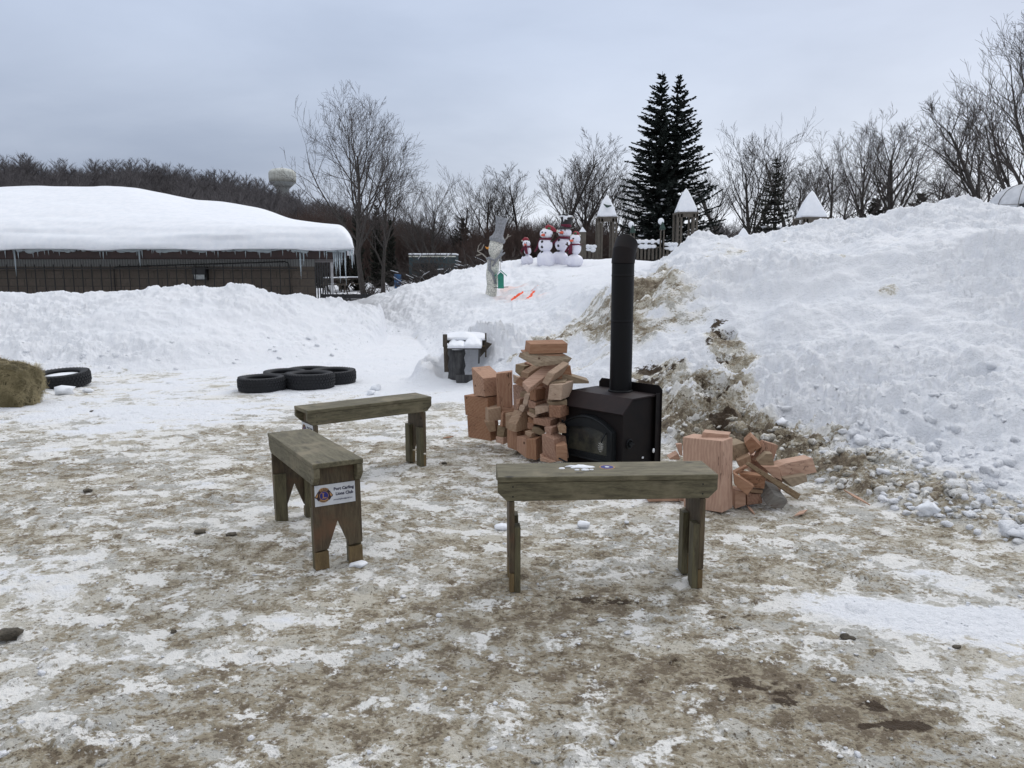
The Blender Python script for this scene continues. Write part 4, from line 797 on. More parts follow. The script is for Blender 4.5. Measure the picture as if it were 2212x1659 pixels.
me = npmesh('loose_straw', [tuple(v) for v in V], F); link('loose_straw', me, M['straw'], HB, kind='stuff')
# ================================================================ BURIED WOODEN FRAME
M['dkwood'] = wood('dark_frame_wood', (.085, .068, .05), (.035, .027, .02), (8, 8, 1.5), .8, False, 4)
M['char'] = simple('charred_barrel', (.02, .02, .022), (.07, .07, .07), 3, .6, .4, vs=(6, 6, .8))
def fq(x, y): return (937.9 + x * .08, 707.8 + y * .08)
fY = 11.3; WF = empty('wooden_frame', at(1000, 828, fY), label='dark wooden frame half buried in snow behind the log pile', cat='wooden frame')
def fbox(name, x0, y0, x1, y1, Y, dep, m, par=WF, lean=0):
    u0, v0 = fq(x0, y0); u1, v1 = fq(x1, y1); P = [at(u0, v0, Y), at(u1, v0, Y), at(u1 + lean, v1, Y), at(u0 + lean, v1, Y)]
    q = MB(); q.prism([p - WF.location for p in P], (0, dep, 0)); return q.build(name, M[m], par)
fbox('post', 232, 185, 345, 520, 11.42, .06, 'dkwood'); fbox('side_board', 250, 500, 375, 1200, 11.44, .05, 'dkwood', lean=2)
fbox('top_beam', 300, 300, 1390, 420, 11.55, .09, 'dkwood'); fbox('post', 1370, 150, 1412, 800, 11.5, .05, 'dkwood')
q = MB(); q.prism([at(*fq(x, y), 11.56) - WF.location for x, y in ((1240, 390), (1400, 390), (1560, 440), (1240, 800))], (0, .05, 0)); q.build('side_panel', M['dkwood'], WF)
fbox('front_rail', 360, 548, 1240, 590, 11.2, .05, 'char'); fbox('front_post', 1195, 580, 1240, 970, 11.2, .045, 'char', lean=-1)
fbox('peg', 1265, 490, 1375, 512, 11.45, .03, 'tip'); fbox('back_slat', 380, 420, 470, 1230, 11.62, .05, 'dkwood')
q = MB(); c0 = at(*fq(610, 1500), 11.45) - WF.location; n = 20; prof = []
for j in range(9):
    t = j / 8; z = .51 * (1 - t); prof.append((.112 + .012 * math.sin(j * 2.1), z))
V = []
for r, z in prof:
    for k in range(n): t = PI * .95 + 1.25 * PI * k / (n - 1); V.append((c0.x + r * math.cos(t), c0.y + r * .9 * math.sin(t), c0.z + z + .01))
q.add(V, [(i * n + k, i * n + k + 1, (i + 1) * n + k + 1, (i + 1) * n + k) for i in range(8) for k in range(n - 1)]); ob = q.build('barrel_shell', M['char'], WF, True)
sm = ob.modifiers.new('s', 'SOLIDIFY'); sm.thickness = .015
fbox('base_plank', 560, 1280, 1060, 1500, 11.22, .06, 'char', lean=3)
def cap(name, label, x0, x1, y0, y1, Y, dep, seed, par=None):
    q = MB(); u0, v0 = fq(x0, y0); u1, v1 = fq(x1, y1); a_ = at(u0, v0, Y); b_ = at(u1, v1, Y); nx, ny = 18, 8; V = []
    for i in range(nx + 1):
        for j in range(ny + 1):
            s, t = i / nx, j / ny; e = (math.sin(PI * min(.98, max(.02, s))) ** .22) * (.45 + .55 * math.sin(PI * .5 * min(1, t * 1.6)))
            z = (b_.z - a_.z) * e * (.75 + .35 * float(vnoise(np.array([s * 4 + seed]), np.array([t * 2.0]), np.array([0.5]), seed)[0]) + .25 * t)
            V.append((a_.x + (b_.x - a_.x) * s, a_.y + dep * t, a_.z + max(z, .0)))
    n = len(V); V += [(x, y, a_.z - .006) for x, y, z in V]
    f = lambda i, j: i * (ny + 1) + j
    F = [(f(i, j), f(i + 1, j), f(i + 1, j + 1), f(i, j + 1)) for i in range(nx) for j in range(ny)] + [(n + f(i, j), n + f(i, j + 1), n + f(i + 1, j + 1), n + f(i + 1, j)) for i in range(nx) for j in range(ny)]
    F += [(f(i, 0), n + f(i, 0), n + f(i + 1, 0), f(i + 1, 0)) for i in range(nx)] + [(f(i, ny), f(i + 1, ny), n + f(i + 1, ny), n + f(i, ny)) for i in range(nx)] + [(f(0, j), f(0, j + 1), n + f(0, j + 1), n + f(0, j)) for j in range(ny)] + [(f(nx, j), n + f(nx, j), n + f(nx, j + 1), f(nx, j + 1)) for j in range(ny)]
    q.add([tuple(Vector(v_) - WF.location) for v_ in V], F); return q.build(name, M['snow'], WF, True, label=label)
cap('snow_cap', 'left snow cap on the front shelf of the wooden frame', 355, 800, 545, 380, 11.15, .42, 3); cap('snow_cap', 'right snow cap on the front shelf of the wooden frame', 810, 1270, 545, 300, 11.15, .42, 8)
cap('snow_cap', 'long snow cap drooping over the back beam of the wooden frame', 250, 1400, 330, 150, 11.5, .35, 5)
# ================================================================ WIRE SNOWMAN SCULPTURE
def sq(x, y): return (1026.4 + x * .128, 460 + y * .128)
m, nt, b = mat('chicken_wire_plaster'); v = OBJ(nt, rand=False)
vo = N(nt, 'ShaderNodeTexVoronoi', {'Vector': v, 'Scale': 16.0}); vo.feature = 'DISTANCE_TO_EDGE'
c = MIX(nt, SS(nt, NOI(nt, v, 5, 5, .6), .35, .65), (.74, .73, .66), (.55, .55, .49)); c = MIX(nt, SS(nt, vo.outputs[0], .06, .02), c, (.24, .25, .24)); nt.links.new(c, b.inputs['Base Color']); b.inputs['Roughness'].default_value = .8
BUMP(nt, b, vo.outputs[0], .4, .02); M['wirebody'] = m
M['mesh_grey'] = simple('grey_wire_mesh', (.30, .31, .33), (.19, .20, .215), 22, .6, .8, bd=.01)
M['stick'] = simple('bleached_stick', (.36, .34, .30), (.22, .20, .17), 12, .8, .3); M['orange'] = flat('orange_paint', (.75, .30, .03)); M['teal'] = simple('teal_paint', (.02, .25, .175), (.015, .2, .14), 6, .5, .1)
M['dark'] = flat('dark_metal', (.02, .02, .022))
sY = 21.4; so_ = at(1062, 650, sY); so_.z = gnd(so_.x, so_.y) - .05
SN = empty('snowman_sculpture', so_, label='tall slim wire mesh snowman sculpture with grey top hat and orange beak', cat='sculpture')
def sp3(x, y, dy=0.0): p = at(*sq(x, y), sY) - so_; return Vector((p.x, dy, p.z))
def ltube(rows_, name, mt, par=SN, sy=.85, n=22, dy=0):
    q = MB(); V = []
    for xl, xr, y in rows_:
        a_ = sp3(xl, y); b_ = sp3(xr, y); c = (a_ + b_) / 2; r = (b_.x - a_.x) / 2
        for k in range(n): t = 2 * PI * k / n; V.append((c.x + r * math.cos(t) * (1 + .03 * math.sin(5 * t + y)), dy + r * sy * math.sin(t), c.z))
    m_ = len(rows_); F = [(i * n + k, i * n + (k + 1) % n, (i + 1) * n + (k + 1) % n, (i + 1) * n + k) for i in range(m_ - 1) for k in range(n)]; F += [tuple(range(n)), tuple(range(m_ * n - 1, (m_ - 1) * n - 1, -1))]
    q.add(V, F); return q.build(name, M[mt], par, True)
ltube([(120, 372, 1580), (148, 368, 1500), (165, 362, 1400), (190, 372, 1300), (198, 378, 1200), (185, 380, 1100), (182, 392, 1000), (198, 408, 900), (205, 405, 800), (240, 405, 755), (262, 385, 735), (238, 432, 690), (226, 458, 620), (228, 468, 560), (242, 466, 500), (262, 452, 455), (290, 430, 425), (330, 390, 412)], 'body', 'wirebody')
ht = MB(); A1 = sp3(245, 400); A2 = sp3(512, 470); n = 24; cc = (A1 + A2) / 2; ax = (A2 - A1).normalized(); rr = (A2 - A1).length / 2; up = Vector((-ax.z, 0, ax.x))
V = []
for r, h, of in ((.92, -.10, 0), (1.0, -.04, 0), (1.0, .0, 0), (.74, .06, 0), (.62, .12, -.02), (.58, .18, 0), (.56, .26, .0), (.64, .46, -.04), (.76, .63, -.05), (.7, .64, -.05)):
    for k in range(n): t = 2 * PI * k / n; V.append(cc + ax * (rr * r * math.cos(t) + of * .5) + Vector((0, 1, 0)) * rr * r * .9 * math.sin(t) + up * (h * .95 if h < .2 else h * .92))
ht.add(V, [(i * n + k, i * n + (k + 1) % n, (i + 1) * n + (k + 1) % n, (i + 1) * n + k) for i in range(9) for k in range(n)] + [tuple(range(9 * n, 10 * n))]); ht.build('hat', M['mesh_grey'], SN, True)
q = MB(); q.tube([sp3(232, 585), sp3(200, 592), sp3(165, 565)], [.028, .02, .003], 8); q.tube([sp3(232, 600), sp3(195, 598), sp3(178, 575)], [.026, .018, .003], 8); q.build('beak', M['orange'], SN)
for nm, br in (('stick_arm', [[(205, 770), (120, 690), (40, 650), (60, 560), (105, 505)], [(40, 650), (110, 620), (150, 535)], [(120, 690), (20, 720)]]), ('stick_arm', [[(470, 520), (500, 460), (560, 400), (605, 388)], [(530, 432), (560, 360)]])):
    q = MB()
    for P in br: q.tube([sp3(x, y, -.03 * i) for i, (x, y) in enumerate(P)], [.02, .016, .012, .009, .006][:len(P)], 6)
    q.build(nm, M['stick'], SN)
q = MB()
for P, w in (([(465, 620), (420, 720), (350, 820), (290, 900)], .035), ([(190, 780), (240, 760), (330, 800), (460, 700), (505, 670)], .04), ([(250, 790), (240, 950), (300, 1020), (350, 1195)], .05), ([(420, 740), (440, 820), (465, 830)], .03)):
    q.tube([sp3(x, y, -.15) for x, y in P], [w * .7, w * .9, w * .8, w * .7, w * .4][:len(P)], 8)
q.build('scarf', M['mesh_grey'], SN, True)
bh = at(*sq(432, 1120), sY - .25); BH = empty('birdhouse', bh, label='teal birdhouse hanging from the wire snowman sculpture', cat='birdhouse'); s = .128 / FP * (sY - .25)
def b3(x, y, d=0.0): return Vector(((x - 432) * s, d, -(y - 1120) * s))
q = MB(); q.prism([b3(382, 1045, -.06), b3(432, 1000, -.06), b3(482, 1045, -.06), b3(484, 1272, -.06), b3(386, 1272, -.06)], (0, .13, 0)); q.build('box', M['teal'], BH)
for sg in (-1, 1):
    q = MB(); t0, t1 = b3(435, 965, -.11), b3(435 + sg * 100, 1055, -.11); q.prism([t0, t1, t1 + Vector((0, 0, -.03)), t0 + Vector((0, 0, -.03))], (0, .24, 0)); q.build('roof', M['teal'], BH)
q = MB(); q.box(b3(404, 1130, -.062), (.055, .006, .012)); q.build('slot', M['dark'], BH)
q = MB(); q.tube([b3(315, 1258, 0), b3(558, 1246, 0)], .010, 6); q.build('perch', M['dark'], BH); q = MB(); q.tube([b3(425, 965), b3(430, 850), b3(440, 740)], .006, 5); q.build('cord', M['stick'], BH)
q = MB(); q.prism([b3(365, 1038, -.112), b3(400, 1000, -.112), b3(430, 980, -.112), b3(440, 985, -.112), b3(385, 1045, -.112)], (0, -.004, 0)); q.build('roof_snow', M['snow'], BH)
# ================================================================ INFLATABLE SNOWMEN
m, nt, b = mat('inflatable_white'); v = OBJ(nt, (1, 1, 1), False); ww = N(nt, 'ShaderNodeTexWave', {'Vector': v, 'Scale': 1.6, 'Distortion': 1.0}); nt.links.new(MIX(nt, SS(nt, NOI(nt, v, 4, 3, .5), .3, .7), (.76, .76, .86), (.84, .84, .91)), b.inputs['Base Color']); b.inputs['Roughness'].default_value = .5; BUMP(nt, b, NOI(nt, v, 7, 3, .5), .5, .05); M['infl'] = m
M['red'] = flat('red_fabric', (.28, .015, .03)); M['maroon'] = simple('maroon_scarf', (.17, .012, .035), (.08, .01, .03), 30, .8, 0, vs=(1, 1, 3)); M['black'] = flat('black_fabric', (.008, .008, .009)); M['carrot'] = flat('carrot_nose', (.75, .13, .07)); M['trim'] = flat('cream_trim', (.66, .66, .58)); M['green'] = flat('holly_green', (.02, .10, .03)); M['twig'] = flat('twig_brown', (.06, .035, .025))
def snowman(Y, balls, face, buttons, scarf, tails, hat, arms, label, name='inflatable_snowman'):
    base = at(*sq(balls[0][0], balls[0][1] + balls[0][3]), Y); O = empty(name, base, label=label, cat='inflatable snowman', group='inflatable snowmen on the plateau')
    sc = .128 / FP * Y
    def P(x, y, d=0.0): p = at(*sq(x, y), Y) - base; return Vector((p.x, d, p.z))
    rows_ = []                                                        # one continuous silhouette through the stacked balls
    y0 = balls[-1][1] - balls[-1][3]; y1 = balls[0][1] + balls[0][3]; q = MB(); n = 28; V = []; K = 44
    for i in range(K + 1):
        y = y1 + (y0 - y1) * i / K; best = (0, balls[0][0], 0)
        for bx, by, rx, ry in balls:
            t = 1 - ((y - by) / ry) ** 2
            if t > 0:
                r = rx * t ** (.42)
                if r > best[0]: best = (r, bx, 0)
        if i == 0: best = (balls[0][2] * .72, balls[0][0], 0)
        r = max(best[0], 2); c = P(best[1], y)
        for k in range(n): t = 2 * PI * k / n; g = 1 + .012 * abs(math.sin(4 * t)); V.append((c.x + r * sc * g * math.cos(t), r * sc * g * math.sin(t), c.z))
    q.add(V, [(i * n + k, i * n + (k + 1) % n, (i + 1) * n + (k + 1) % n, (i + 1) * n + k) for i in range(K) for k in range(n)] + [tuple(range(n - 1, -1, -1)), tuple(range(K * n, K * n + n))]); q.build('body', M['infl'], O, True)
    hb = balls[-1]; hr = hb[2] * sc
    for (x, y) in face[0]: q = MB(); q.ball(P(x, y, -math.sqrt(max(.02, 1 - ((x - hb[0]) / hb[2]) ** 2)) * hr), .028 * face[3]); q.build('eye', M['black'], O)
    x, y, dx = face[1]; q = MB(); d = -hr * .9; q.tube([P(x + 20, y, d), P(x, y, d - .08), P(x - dx, y + 6, d - .14)], [.055 * face[3], .045 * face[3], .01], 10); q.build('carrot_nose', M['carrot'], O, True)
    q = MB(); mx, my, mr = face[2]; q.tube([P(mx + mr * math.cos(t), my + mr * .8 * math.sin(t), -hr * (.97 - .25 * max(0, math.cos(t)))) for t in [PI * i / 8 * .8 for i in range(9)]], .010, 5); q.build('mouth', M['black'], O)
    for (x, y, bi) in buttons:
        bb = balls[bi]; t = 1 - ((y - bb[1]) / bb[3]) ** 2; r = bb[2] * max(t, .1) ** .42; d = math.sqrt(max(.05, r * r - (x - bb[0]) ** 2)) * sc
        q = MB(); q.ball(P(x, y, -d), (.05, .03, .05)); q.build('button', M['black'], O)
    q = MB(); (xl, xr, y, h) = scarf; c = P((xl + xr) / 2, y); r = (xr - xl) / 2 * sc; q.lathe([(r * .9, -h * sc), (r * 1.04, -h * sc * .6), (r * 1.04, h * sc * .6), (r * .9, h * sc)], c, 24); sf = q.build('scarf', M['maroon'], O, True)
    for T_ in tails:
        q = MB(); pts = [P(x, y, -r * 1.03 if abs(x - (xl + xr) / 2) < (xr - xl) / 2 else 0) for x, y, w in T_]; V = []
        for p_, (x, y, w) in zip(pts, T_): V += [p_ + Vector((-w * sc, -.02, 0)), p_ + Vector((w * sc, -.02, 0)), p_ + Vector((w * sc, .03, 0)), p_ + Vector((-w * sc, .03, 0))]
        mm = len(T_); q.add(V, [(4 * i + k, 4 * i + (k + 1) % 4, 4 * i + 4 + (k + 1) % 4, 4 * i + 4 + k) for i in range(mm - 1) for k in range(4)] + [(0, 1, 2, 3), (4 * mm - 1, 4 * mm - 2, 4 * mm - 3, 4 * mm - 4)]); q.build('scarf_tail', M['maroon'], sf)
    hat(O, P, sc)
    for A in arms:
        q = MB()
        for br in A: q.tube([P(x, y, -.12) for x, y in br], [.035, .028, .02, .015][:len(br)], 6)
        q.build('arm', M['twig'], O)
    return O
def santa(pts, trim, pom, w):
    def f(O, P, sc):
        q = MB(); q.tube([P(x, y) for x, y, r in pts], [r * sc for x, y, r in pts], 14); H = q.build('hat', M['red'], O, True)
        q = MB(); q.tube([P(x, y) for x, y, r in trim], [r * sc for x, y, r in trim], 14); q.build('hat_trim', M['trim'], H, True)
        q = MB(); q.ball(P(pom[0], pom[1]), pom[2] * sc); q.build('pompom', M['trim'], H, True)
        q = MB(); q.ball(P(w[0], w[1], -w[2] * sc), (w[3] * sc, .04, w[3] * .6 * sc)); q.build('holly', M['green'], H, True)
    return f
def tophat(O, P, sc):
    c = P(1518, 262); q = MB(); n = 26; V = []
    for r, x, y, tl in ((1.0, 1518, 268, .02), (1.0, 1518, 258, .02), (.66, 1530, 250, .04), (.64, 1540, 200, .1), (.68, 1550, 130, .15), (.84, 1565, 62, .16), (.8, 1565, 54, .16)):
        cc = P(x, y)
        for k in range(n): t = 2 * PI * k / n; rr = 128 * sc * r; V.append((cc.x + rr * math.cos(t), rr * math.sin(t) * .9, cc.z + rr * math.cos(t) * (-tl if r < .9 else 0) + (.05 * math.sin(2 * t) if r > .7 and y < 100 else 0)))
    q.add(V, [(i * n + k, i * n + (k + 1) % n, (i + 1) * n + (k + 1) % n, (i + 1) * n + k) for i in range(6) for k in range(n)] + [tuple(range(6 * n, 7 * n)), tuple(range(n - 1, -1, -1))]); H = q.build('hat', M['black'], O, True)
    q = MB(); q.lathe([(.66 * 128 * sc, -.07), (.67 * 128 * sc, -.06), (.67 * 128 * sc, .03), (.66 * 128 * sc, .04)], P(1537, 212), 26, .9); q.build('hat_band', M['maroon'], H)
    q = MB(); q.prism([P(x, y, -.36) for x, y in ((1475, 60), (1610, 62), (1590, 85), (1560, 80), (1535, 105), (1545, 125), (1515, 120), (1500, 110), (1482, 160), (1476, 110))], (0, -.02, 0)); q.build('hat_snow', M['snow'], H)
    q = MB(); q.ball(P(1535, 56), (.26, .2, .04)); q.build('hat_snow', M['snow'], H, True)
snowman(28.3, [(875, 798, 103, 92), (885, 640, 60, 68), (866, 518, 64, 62)], ([(838, 512), (868, 508)], (835, 538, 18), (850, 540, 22), .7), [(828, 634, 1), (830, 726, 0)], (805, 935, 572, 10), [[(850, 575, 24), (860, 640, 24), (870, 695, 22)], [(820, 590, 20), (790, 630, 22), (772, 680, 14)]],
        santa([(905, 465, 18), (870, 450, 40), (840, 440, 32), (800, 462, 16)], [(810, 478, 12), (860, 470, 16), (915, 478, 12)], (797, 470, 15), (895, 465, 20, 18)), [[[(800, 700), (775, 680), (760, 650)]]], 'smallest inflatable snowman, standing alone at the left of the group')
snowman(27.8, [(1190, 792, 148, 160), (1185, 540, 118, 118), (1200, 350, 108, 84)], ([(1128, 330), (1182, 340)], (1135, 378, 32), (1150, 362, 42), 1.0), [(1128, 490, 1), (1126, 577, 1), (1127, 664, 0)], (1090, 1290, 440, 17), [[(1090, 455, 16), (1060, 560, 16), (1030, 620, 15), (1000, 655, 10)]],
        santa([(1190, 262, 36), (1230, 245, 52), (1290, 265, 46), (1340, 292, 30), (1375, 308, 16)], [(1138, 285, 22), (1190, 275, 30), (1250, 300, 30), (1308, 330, 26)], (1390, 308, 26), (1245, 262, 52, 30)), [[[(1290, 430), (1310, 390), (1280, 360)], [(1310, 400), (1330, 350)], [(1270, 490), (1300, 460)]]], 'inflatable snowman in a drooping red santa hat, left of the tallest one')
snowman(28.4, [(1430, 795, 150, 150), (1478, 530, 128, 120), (1512, 330, 112, 82)], ([(1442, 295), (1508, 290)], (1445, 335, 38), (1460, 325, 48), 1.0), [(1412, 465, 1), (1400, 556, 1), (1406, 650, 0)], (1390, 1610, 420, 18), [[(1395, 430, 16), (1330, 500, 20), (1270, 560, 22), (1240, 610, 24)]],
        tophat, [[[(1400, 440), (1370, 350), (1410, 330)]]], 'tallest inflatable snowman wearing a black top hat dusted with snow')
snowman(27.6, [(1672, 810, 150, 112), (1700, 590, 88, 112), (1690, 440, 86, 78)], ([(1645, 435), (1655, 436)], (1612, 472, 34), (1620, 455, 40), .9), [(1620, 545, 1), (1585, 720, 0)], (1600, 1775, 535, 15), [[(1605, 545, 26), (1603, 620, 30), (1600, 700, 32)], [(1590, 550, 20), (1560, 600, 20), (1525, 655, 20)]],
        santa([(1660, 355, 26), (1690, 342, 40), (1730, 345, 28), (1755, 368, 14)], [(1600, 392, 18), (1680, 375, 24), (1765, 385, 18)], (1770, 380, 14), (1688, 345, 40, 26)), [[[(1770, 545), (1810, 525), (1830, 510)], [(1800, 530), (1825, 540)]], [[(1580, 560), (1545, 540), (1520, 525)], [(1550, 540), (1550, 495)]]], 'shorter inflatable snowman at the right of the group with a holly santa hat')
# ================================================================ PLAYGROUND FORT
M['cedar'] = wood('grey_cedar', (.125, .11, .09), (.065, .055, .045), (9, 9, 1.2), .85, False, 3)
M['cap_green'] = flat('green_post_cap', (.02, .05, .04))
def snowcone(cx, cy, z0, hw, hd, h, par, seed=0, name='roof_snow', pw=.8, mt='snow'):
    q = MB(); n = 28; K = 12; V = []
    for i in range(K + 1):
        t = i / K; w = (1 - t ** 1.25) ** pw * (1 if t else .96)
        for k in range(n):
            a_ = 2 * PI * k / n; s_ = max(abs(math.cos(a_)), abs(math.sin(a_))); sqv = (1 - .8 * t) / s_ ** (.85 * (1 - t)); nz = 1 + .04 * math.sin(3 * a_ + seed + t * 3)
            sqr = w * (1 / s_) ** (.8 * (1 - t)) * nz; V.append((cx + hw * sqr * math.cos(a_), cy + hd * sqr * math.sin(a_), z0 + h * t))
    q.add(V, [(i * n + k, i * n + (k + 1) % n, (i + 1) * n + (k + 1) % n, (i + 1) * n + k) for i in range(K) for k in range(n)] + [tuple(range(n - 1, -1, -1))]); return q.build(name, M[mt], par, True)
def tower(ul, ur, veave, vtop, Y, label, low=560, dark=False):
    a_, b_ = at(ul, low, Y), at(ur, low, Y); c = (a_ + b_) / 2; T = empty('play_tower', (c.x, c.y, 1.6), label=label, cat='play tower', group='snow capped play fort towers'); w = (b_.x - a_.x) / 2
    ze = at(ul, veave, Y).z - 1.6; zt = at(ul, vtop, Y).z - 1.6
    for sx in (-1, 1):
        for sy in (0, 1):
            for o_ in (0, 1):
                q = MB(); q.box((sx * (w - .05 - o_ * .16), sy * w * 2 + o_ * .02 * sy, ze / 2), (.09, .09, ze)); q.build('post', M['cedar'], T)
        q = MB()
        for k in range(int(ze / .22)): q.box((sx * (w - .13), 0, .2 + k * .22), (.09, .05, .05))
        q.build('spacers', M['cedar'], T)
    q = MB(); q.box((0, w, ze + .01), (w * 2.06, w * 2.1, .06)); q.box((0, -.02, ze - .12), (w * 2 - .06, .05, .16)); q.build('roof_frame', M['cedar'], T)
    snowcone(0, w, ze + .04, w * 1.02, w * 1.06, zt - ze - .04, T, seed=ul)
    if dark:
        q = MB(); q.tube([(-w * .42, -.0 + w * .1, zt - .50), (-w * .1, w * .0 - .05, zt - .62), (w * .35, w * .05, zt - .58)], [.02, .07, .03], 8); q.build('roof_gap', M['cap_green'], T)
    return T
tower(1290, 1332, 470, 418, 38, 'leftmost snow capped play fort tower, with a dark slot in its snow', dark=True); tower(1460, 1505, 460, 404, 38, 'middle snow capped play fort tower in front of the spruces')
T3 = tower(1732, 1788, 471, 408, 36, 'right play fort tower with a pointed snow roof rising over the bank', low=505)
q = MB(); q.box((0, .3, .35), (1.35, .08, .7)); q.build('wall_panel', M['cedar'], T3)
SCn = empty('play_spire', at(1605, 515, 34), label='small snow covered cone peeking over the bank left of the right tower', cat='play spire'); snowcone(0, 0, -.35, .42, .42, .82, SCn, name='snow_cone'); q = MB(); q.box((0, 0, -.6), (.5, .5, .5)); q.build('spire_base', M['cedar'], SCn)
for u, v0, l in ((1365, 484, 'left slim play fort post with a green cap'), (1429, 477, 'right slim play fort post with a green cap')):
    T = empty('fort_post', at(u, 562, 37.6), label=l, cat='post', group='slim posts with green caps'); h = at(u, v0 + 19, 37.6).z - T.location.z
    for o_ in (-.05, .05): q = MB(); q.box((o_ * 1.6, 0, h / 2), (.05, .1, h)); q.build('post', M['cedar'], T)
    q = MB(); q.box((0, 0, h + .02), (.24, .24, .05)); q.prism([(-.13, -.13, h + .05), (.13, -.13, h + .05), (0, 0, h + .42)], (0, .2, 0)); q.build('post_cap', M['cap_green'], T)
    q = MB(); q.ball((-.06, .1, h + .40), (.15, .13, .16)); q.build('cap_snow', M['snow'], T, True)
def fortfence(u0, u1, vt, vb, Y, label, arch_=False):
    a_, b_ = at(u0, vb, Y), at(u1, vb, Y); T = empty('fort_fence', a_, label=label, cat='wooden fence', group='plank fences of the play fort'); L = b_.x - a_.x; h = at(u0, vt, Y).z - a_.z; n = max(2, int(L / .17))
    for k in range(n + 1): q = MB(); q.box((L * k / n, 0, h * .36), (.12 if k % 3 else .09, .03, h * .72)); q.build('picket', M['cedar'], T)
    q = MB(); q.box((L / 2, -.02, h * .72), (L, .07, .07)); q.build('rail', M['cedar'], T); q = MB(); q.box((L / 2, -.02, h), (L, .07, .07)); q.build('rail', M['cedar'], T)
    if arch_:
        for k in range(7): x = L * (.2 + .6 * k / 6); q = MB(); q.tube([(x, 0, h * .72), (x, 0, h)], .035, 6); q.build('baluster', M['cedar'], T)
    q = MB()
    for k in range(int(L / .16)): x = .1 + k * .16; q.ball((x, -.02, h + .05), (.13, .10, .05 + .07 * abs(math.sin(k * 1.7 + u0)))); 
    for k in range(int(L / .2)):
        x = .15 + k * .2
        if .1 < x / L < .85: q.ball((x, -.05, h * .74 + .03), (.15, .07, .06 + .08 * abs(math.sin(k * .9))))
    q.build('rail_snow', M['snow'], T, True)
fortfence(1369, 1426, 524, 561, 37.8, 'play fort fence panel between the two slim green capped posts', True); fortfence(1433, 1466, 530, 560, 37.9, 'short play fort fence panel left of the middle tower'); fortfence(1265, 1290, 535, 558, 37.9, 'low play fort fence panel beside the snowmen, heaped with snow'); fortfence(1332, 1362, 532, 560, 37.9, 'play fort fence panel just right of the leftmost tower')
q = MB(); p = at(1258, 556, 37); q.box((0, 0, .6), (.3, .3, 1.2)); q.prism([(-.16, -.16, 1.2), (.16, -.16, 1.2), (-.02, -.1, 1.45)], (0, .3, 0), 1); o = q.build('bollard', [M['cedar'], M['snow']], label='stubby wooden post with a snow tip right of the inflatable snowmen', cat='post'); o.location = p
# white ribbed play dome
D = empty('play_dome', at(2216, 455, 38) + Vector((0, 0, -.4)), label='white ribbed dome with a dark opening at the right edge', cat='dome'); M['dome'] = simple('white_panel', (.60, .62, .66), (.5, .52, .56), 3, .5, .1)
q = MB(); q.lathe([(1.92, -.6), (1.92, .1), (1.86, .5), (1.68, .9), (1.36, 1.27), (.95, 1.52), (.45, 1.64), (.01, 1.67)], (0, 0, 0), 40, .7); q.build('shell', M['dome'], D, True)
q = MB()
for t in (PI * 1.12, PI * 1.3, PI * 1.5, PI * 1.7): q.tube([(1.94 * c_ * math.cos(t), 1.94 * c_ * .7 * math.sin(t), z) for c_, z in ((1.0, .1), (.968, .5), (.875, .9), (.71, 1.28), (.5, 1.53), (.24, 1.655))], .012, 5)
q.tube([(1.90 * math.cos(t), 1.90 * .7 * math.sin(t), .62) for t in [PI + PI * k / 20 for k in range(21)]], .012, 5); q.build('ribs', M['cedar'], D)
q = MB(); q.box((-.75, -1.30, .45), (.66, .35, .36)); dd = q.build('opening', M['dark'], D)
q = MB(); q.box((-.75, -1.49, .65), (.74, .05, .04)); q.build('opening_frame', M['cedar'], D)
# ================================================================ BUILDING
M['brown_metal'] = simple('dark_red_fascia', (.034, .014, .012), (.022, .010, .009), 4, .6, .1); m, nt, b = mat('ribbed_grey_metal'); sx = N(nt, 'ShaderNodeSeparateXYZ', {0: N(nt, 'ShaderNodeTexCoord').outputs['Object']}).outputs[0]
rb = MA(nt, 'ABSOLUTE', MA(nt, 'SINE', MA(nt, 'MULTIPLY', sx, 46.0))); nt.links.new(MIX(nt, SS(nt, rb, .1, .5), (.07, .072, .072), (.2, .205, .2)), b.inputs['Base Color']); b.inputs['Roughness'].default_value = .6; BUMP(nt, b, rb, .6, .02); M['ribbed'] = m
m, nt, b = mat('split_face_block'); tcb = N(nt, 'ShaderNodeTexCoord'); mp = N(nt, 'ShaderNodeMapping', {0: tcb.outputs['Object']}); mp.inputs['Rotation'].default_value = (PI / 2, 0, 0)
br = N(nt, 'ShaderNodeTexBrick', {'Vector': mp.outputs[0], 'Color1': (.15, .12, .097, 1), 'Color2': (.105, .085, .07, 1), 'Mortar': (.05, .045, .04, 1), 'Scale': 1.0, 'Mortar Size': .012, 'Brick Width': .40, 'Row Height': .20, 'Bias': 0.0})
c = MIX(nt, SS(nt, NOI(nt, tcb.outputs['Object'], 9, 5, .7), .3, .7), br.outputs['Color'], (.10, .085, .07)); nt.links.new(c, b.inputs['Base Color']); b.inputs['Roughness'].default_value = .9; BUMP(nt, b, NOI(nt, tcb.outputs['Object'], 18, 5, .7), .8, .03); M['block'] = m
m, nt, b = mat('ice'); b.inputs['Base Color'].default_value = (.62, .70, .74, 1); b.inputs['Roughness'].default_value = .12; b.inputs['Transmission Weight'].default_value = .55; b.inputs['IOR'].default_value = 1.31; M['ice'] = m
bo = Vector((-5.15, 20.0, 0)); BD = empty('community_building', bo, label='low block walled building under a deep smooth blanket of roof snow', cat='building')
SK = -.27
q = MB(); q.prism([(-19, 0, -.35), (0, 0, -.35), (7 * SK, 7, -.35), (-19, 7, -.35)], (0, 0, 2.1)); q.build('wall', M['block'], BD)
q = MB(); q.box((-9.5, -.012, 1.805), (19.02, .02, .19)); q.build('metal_band', M['ribbed'], BD)
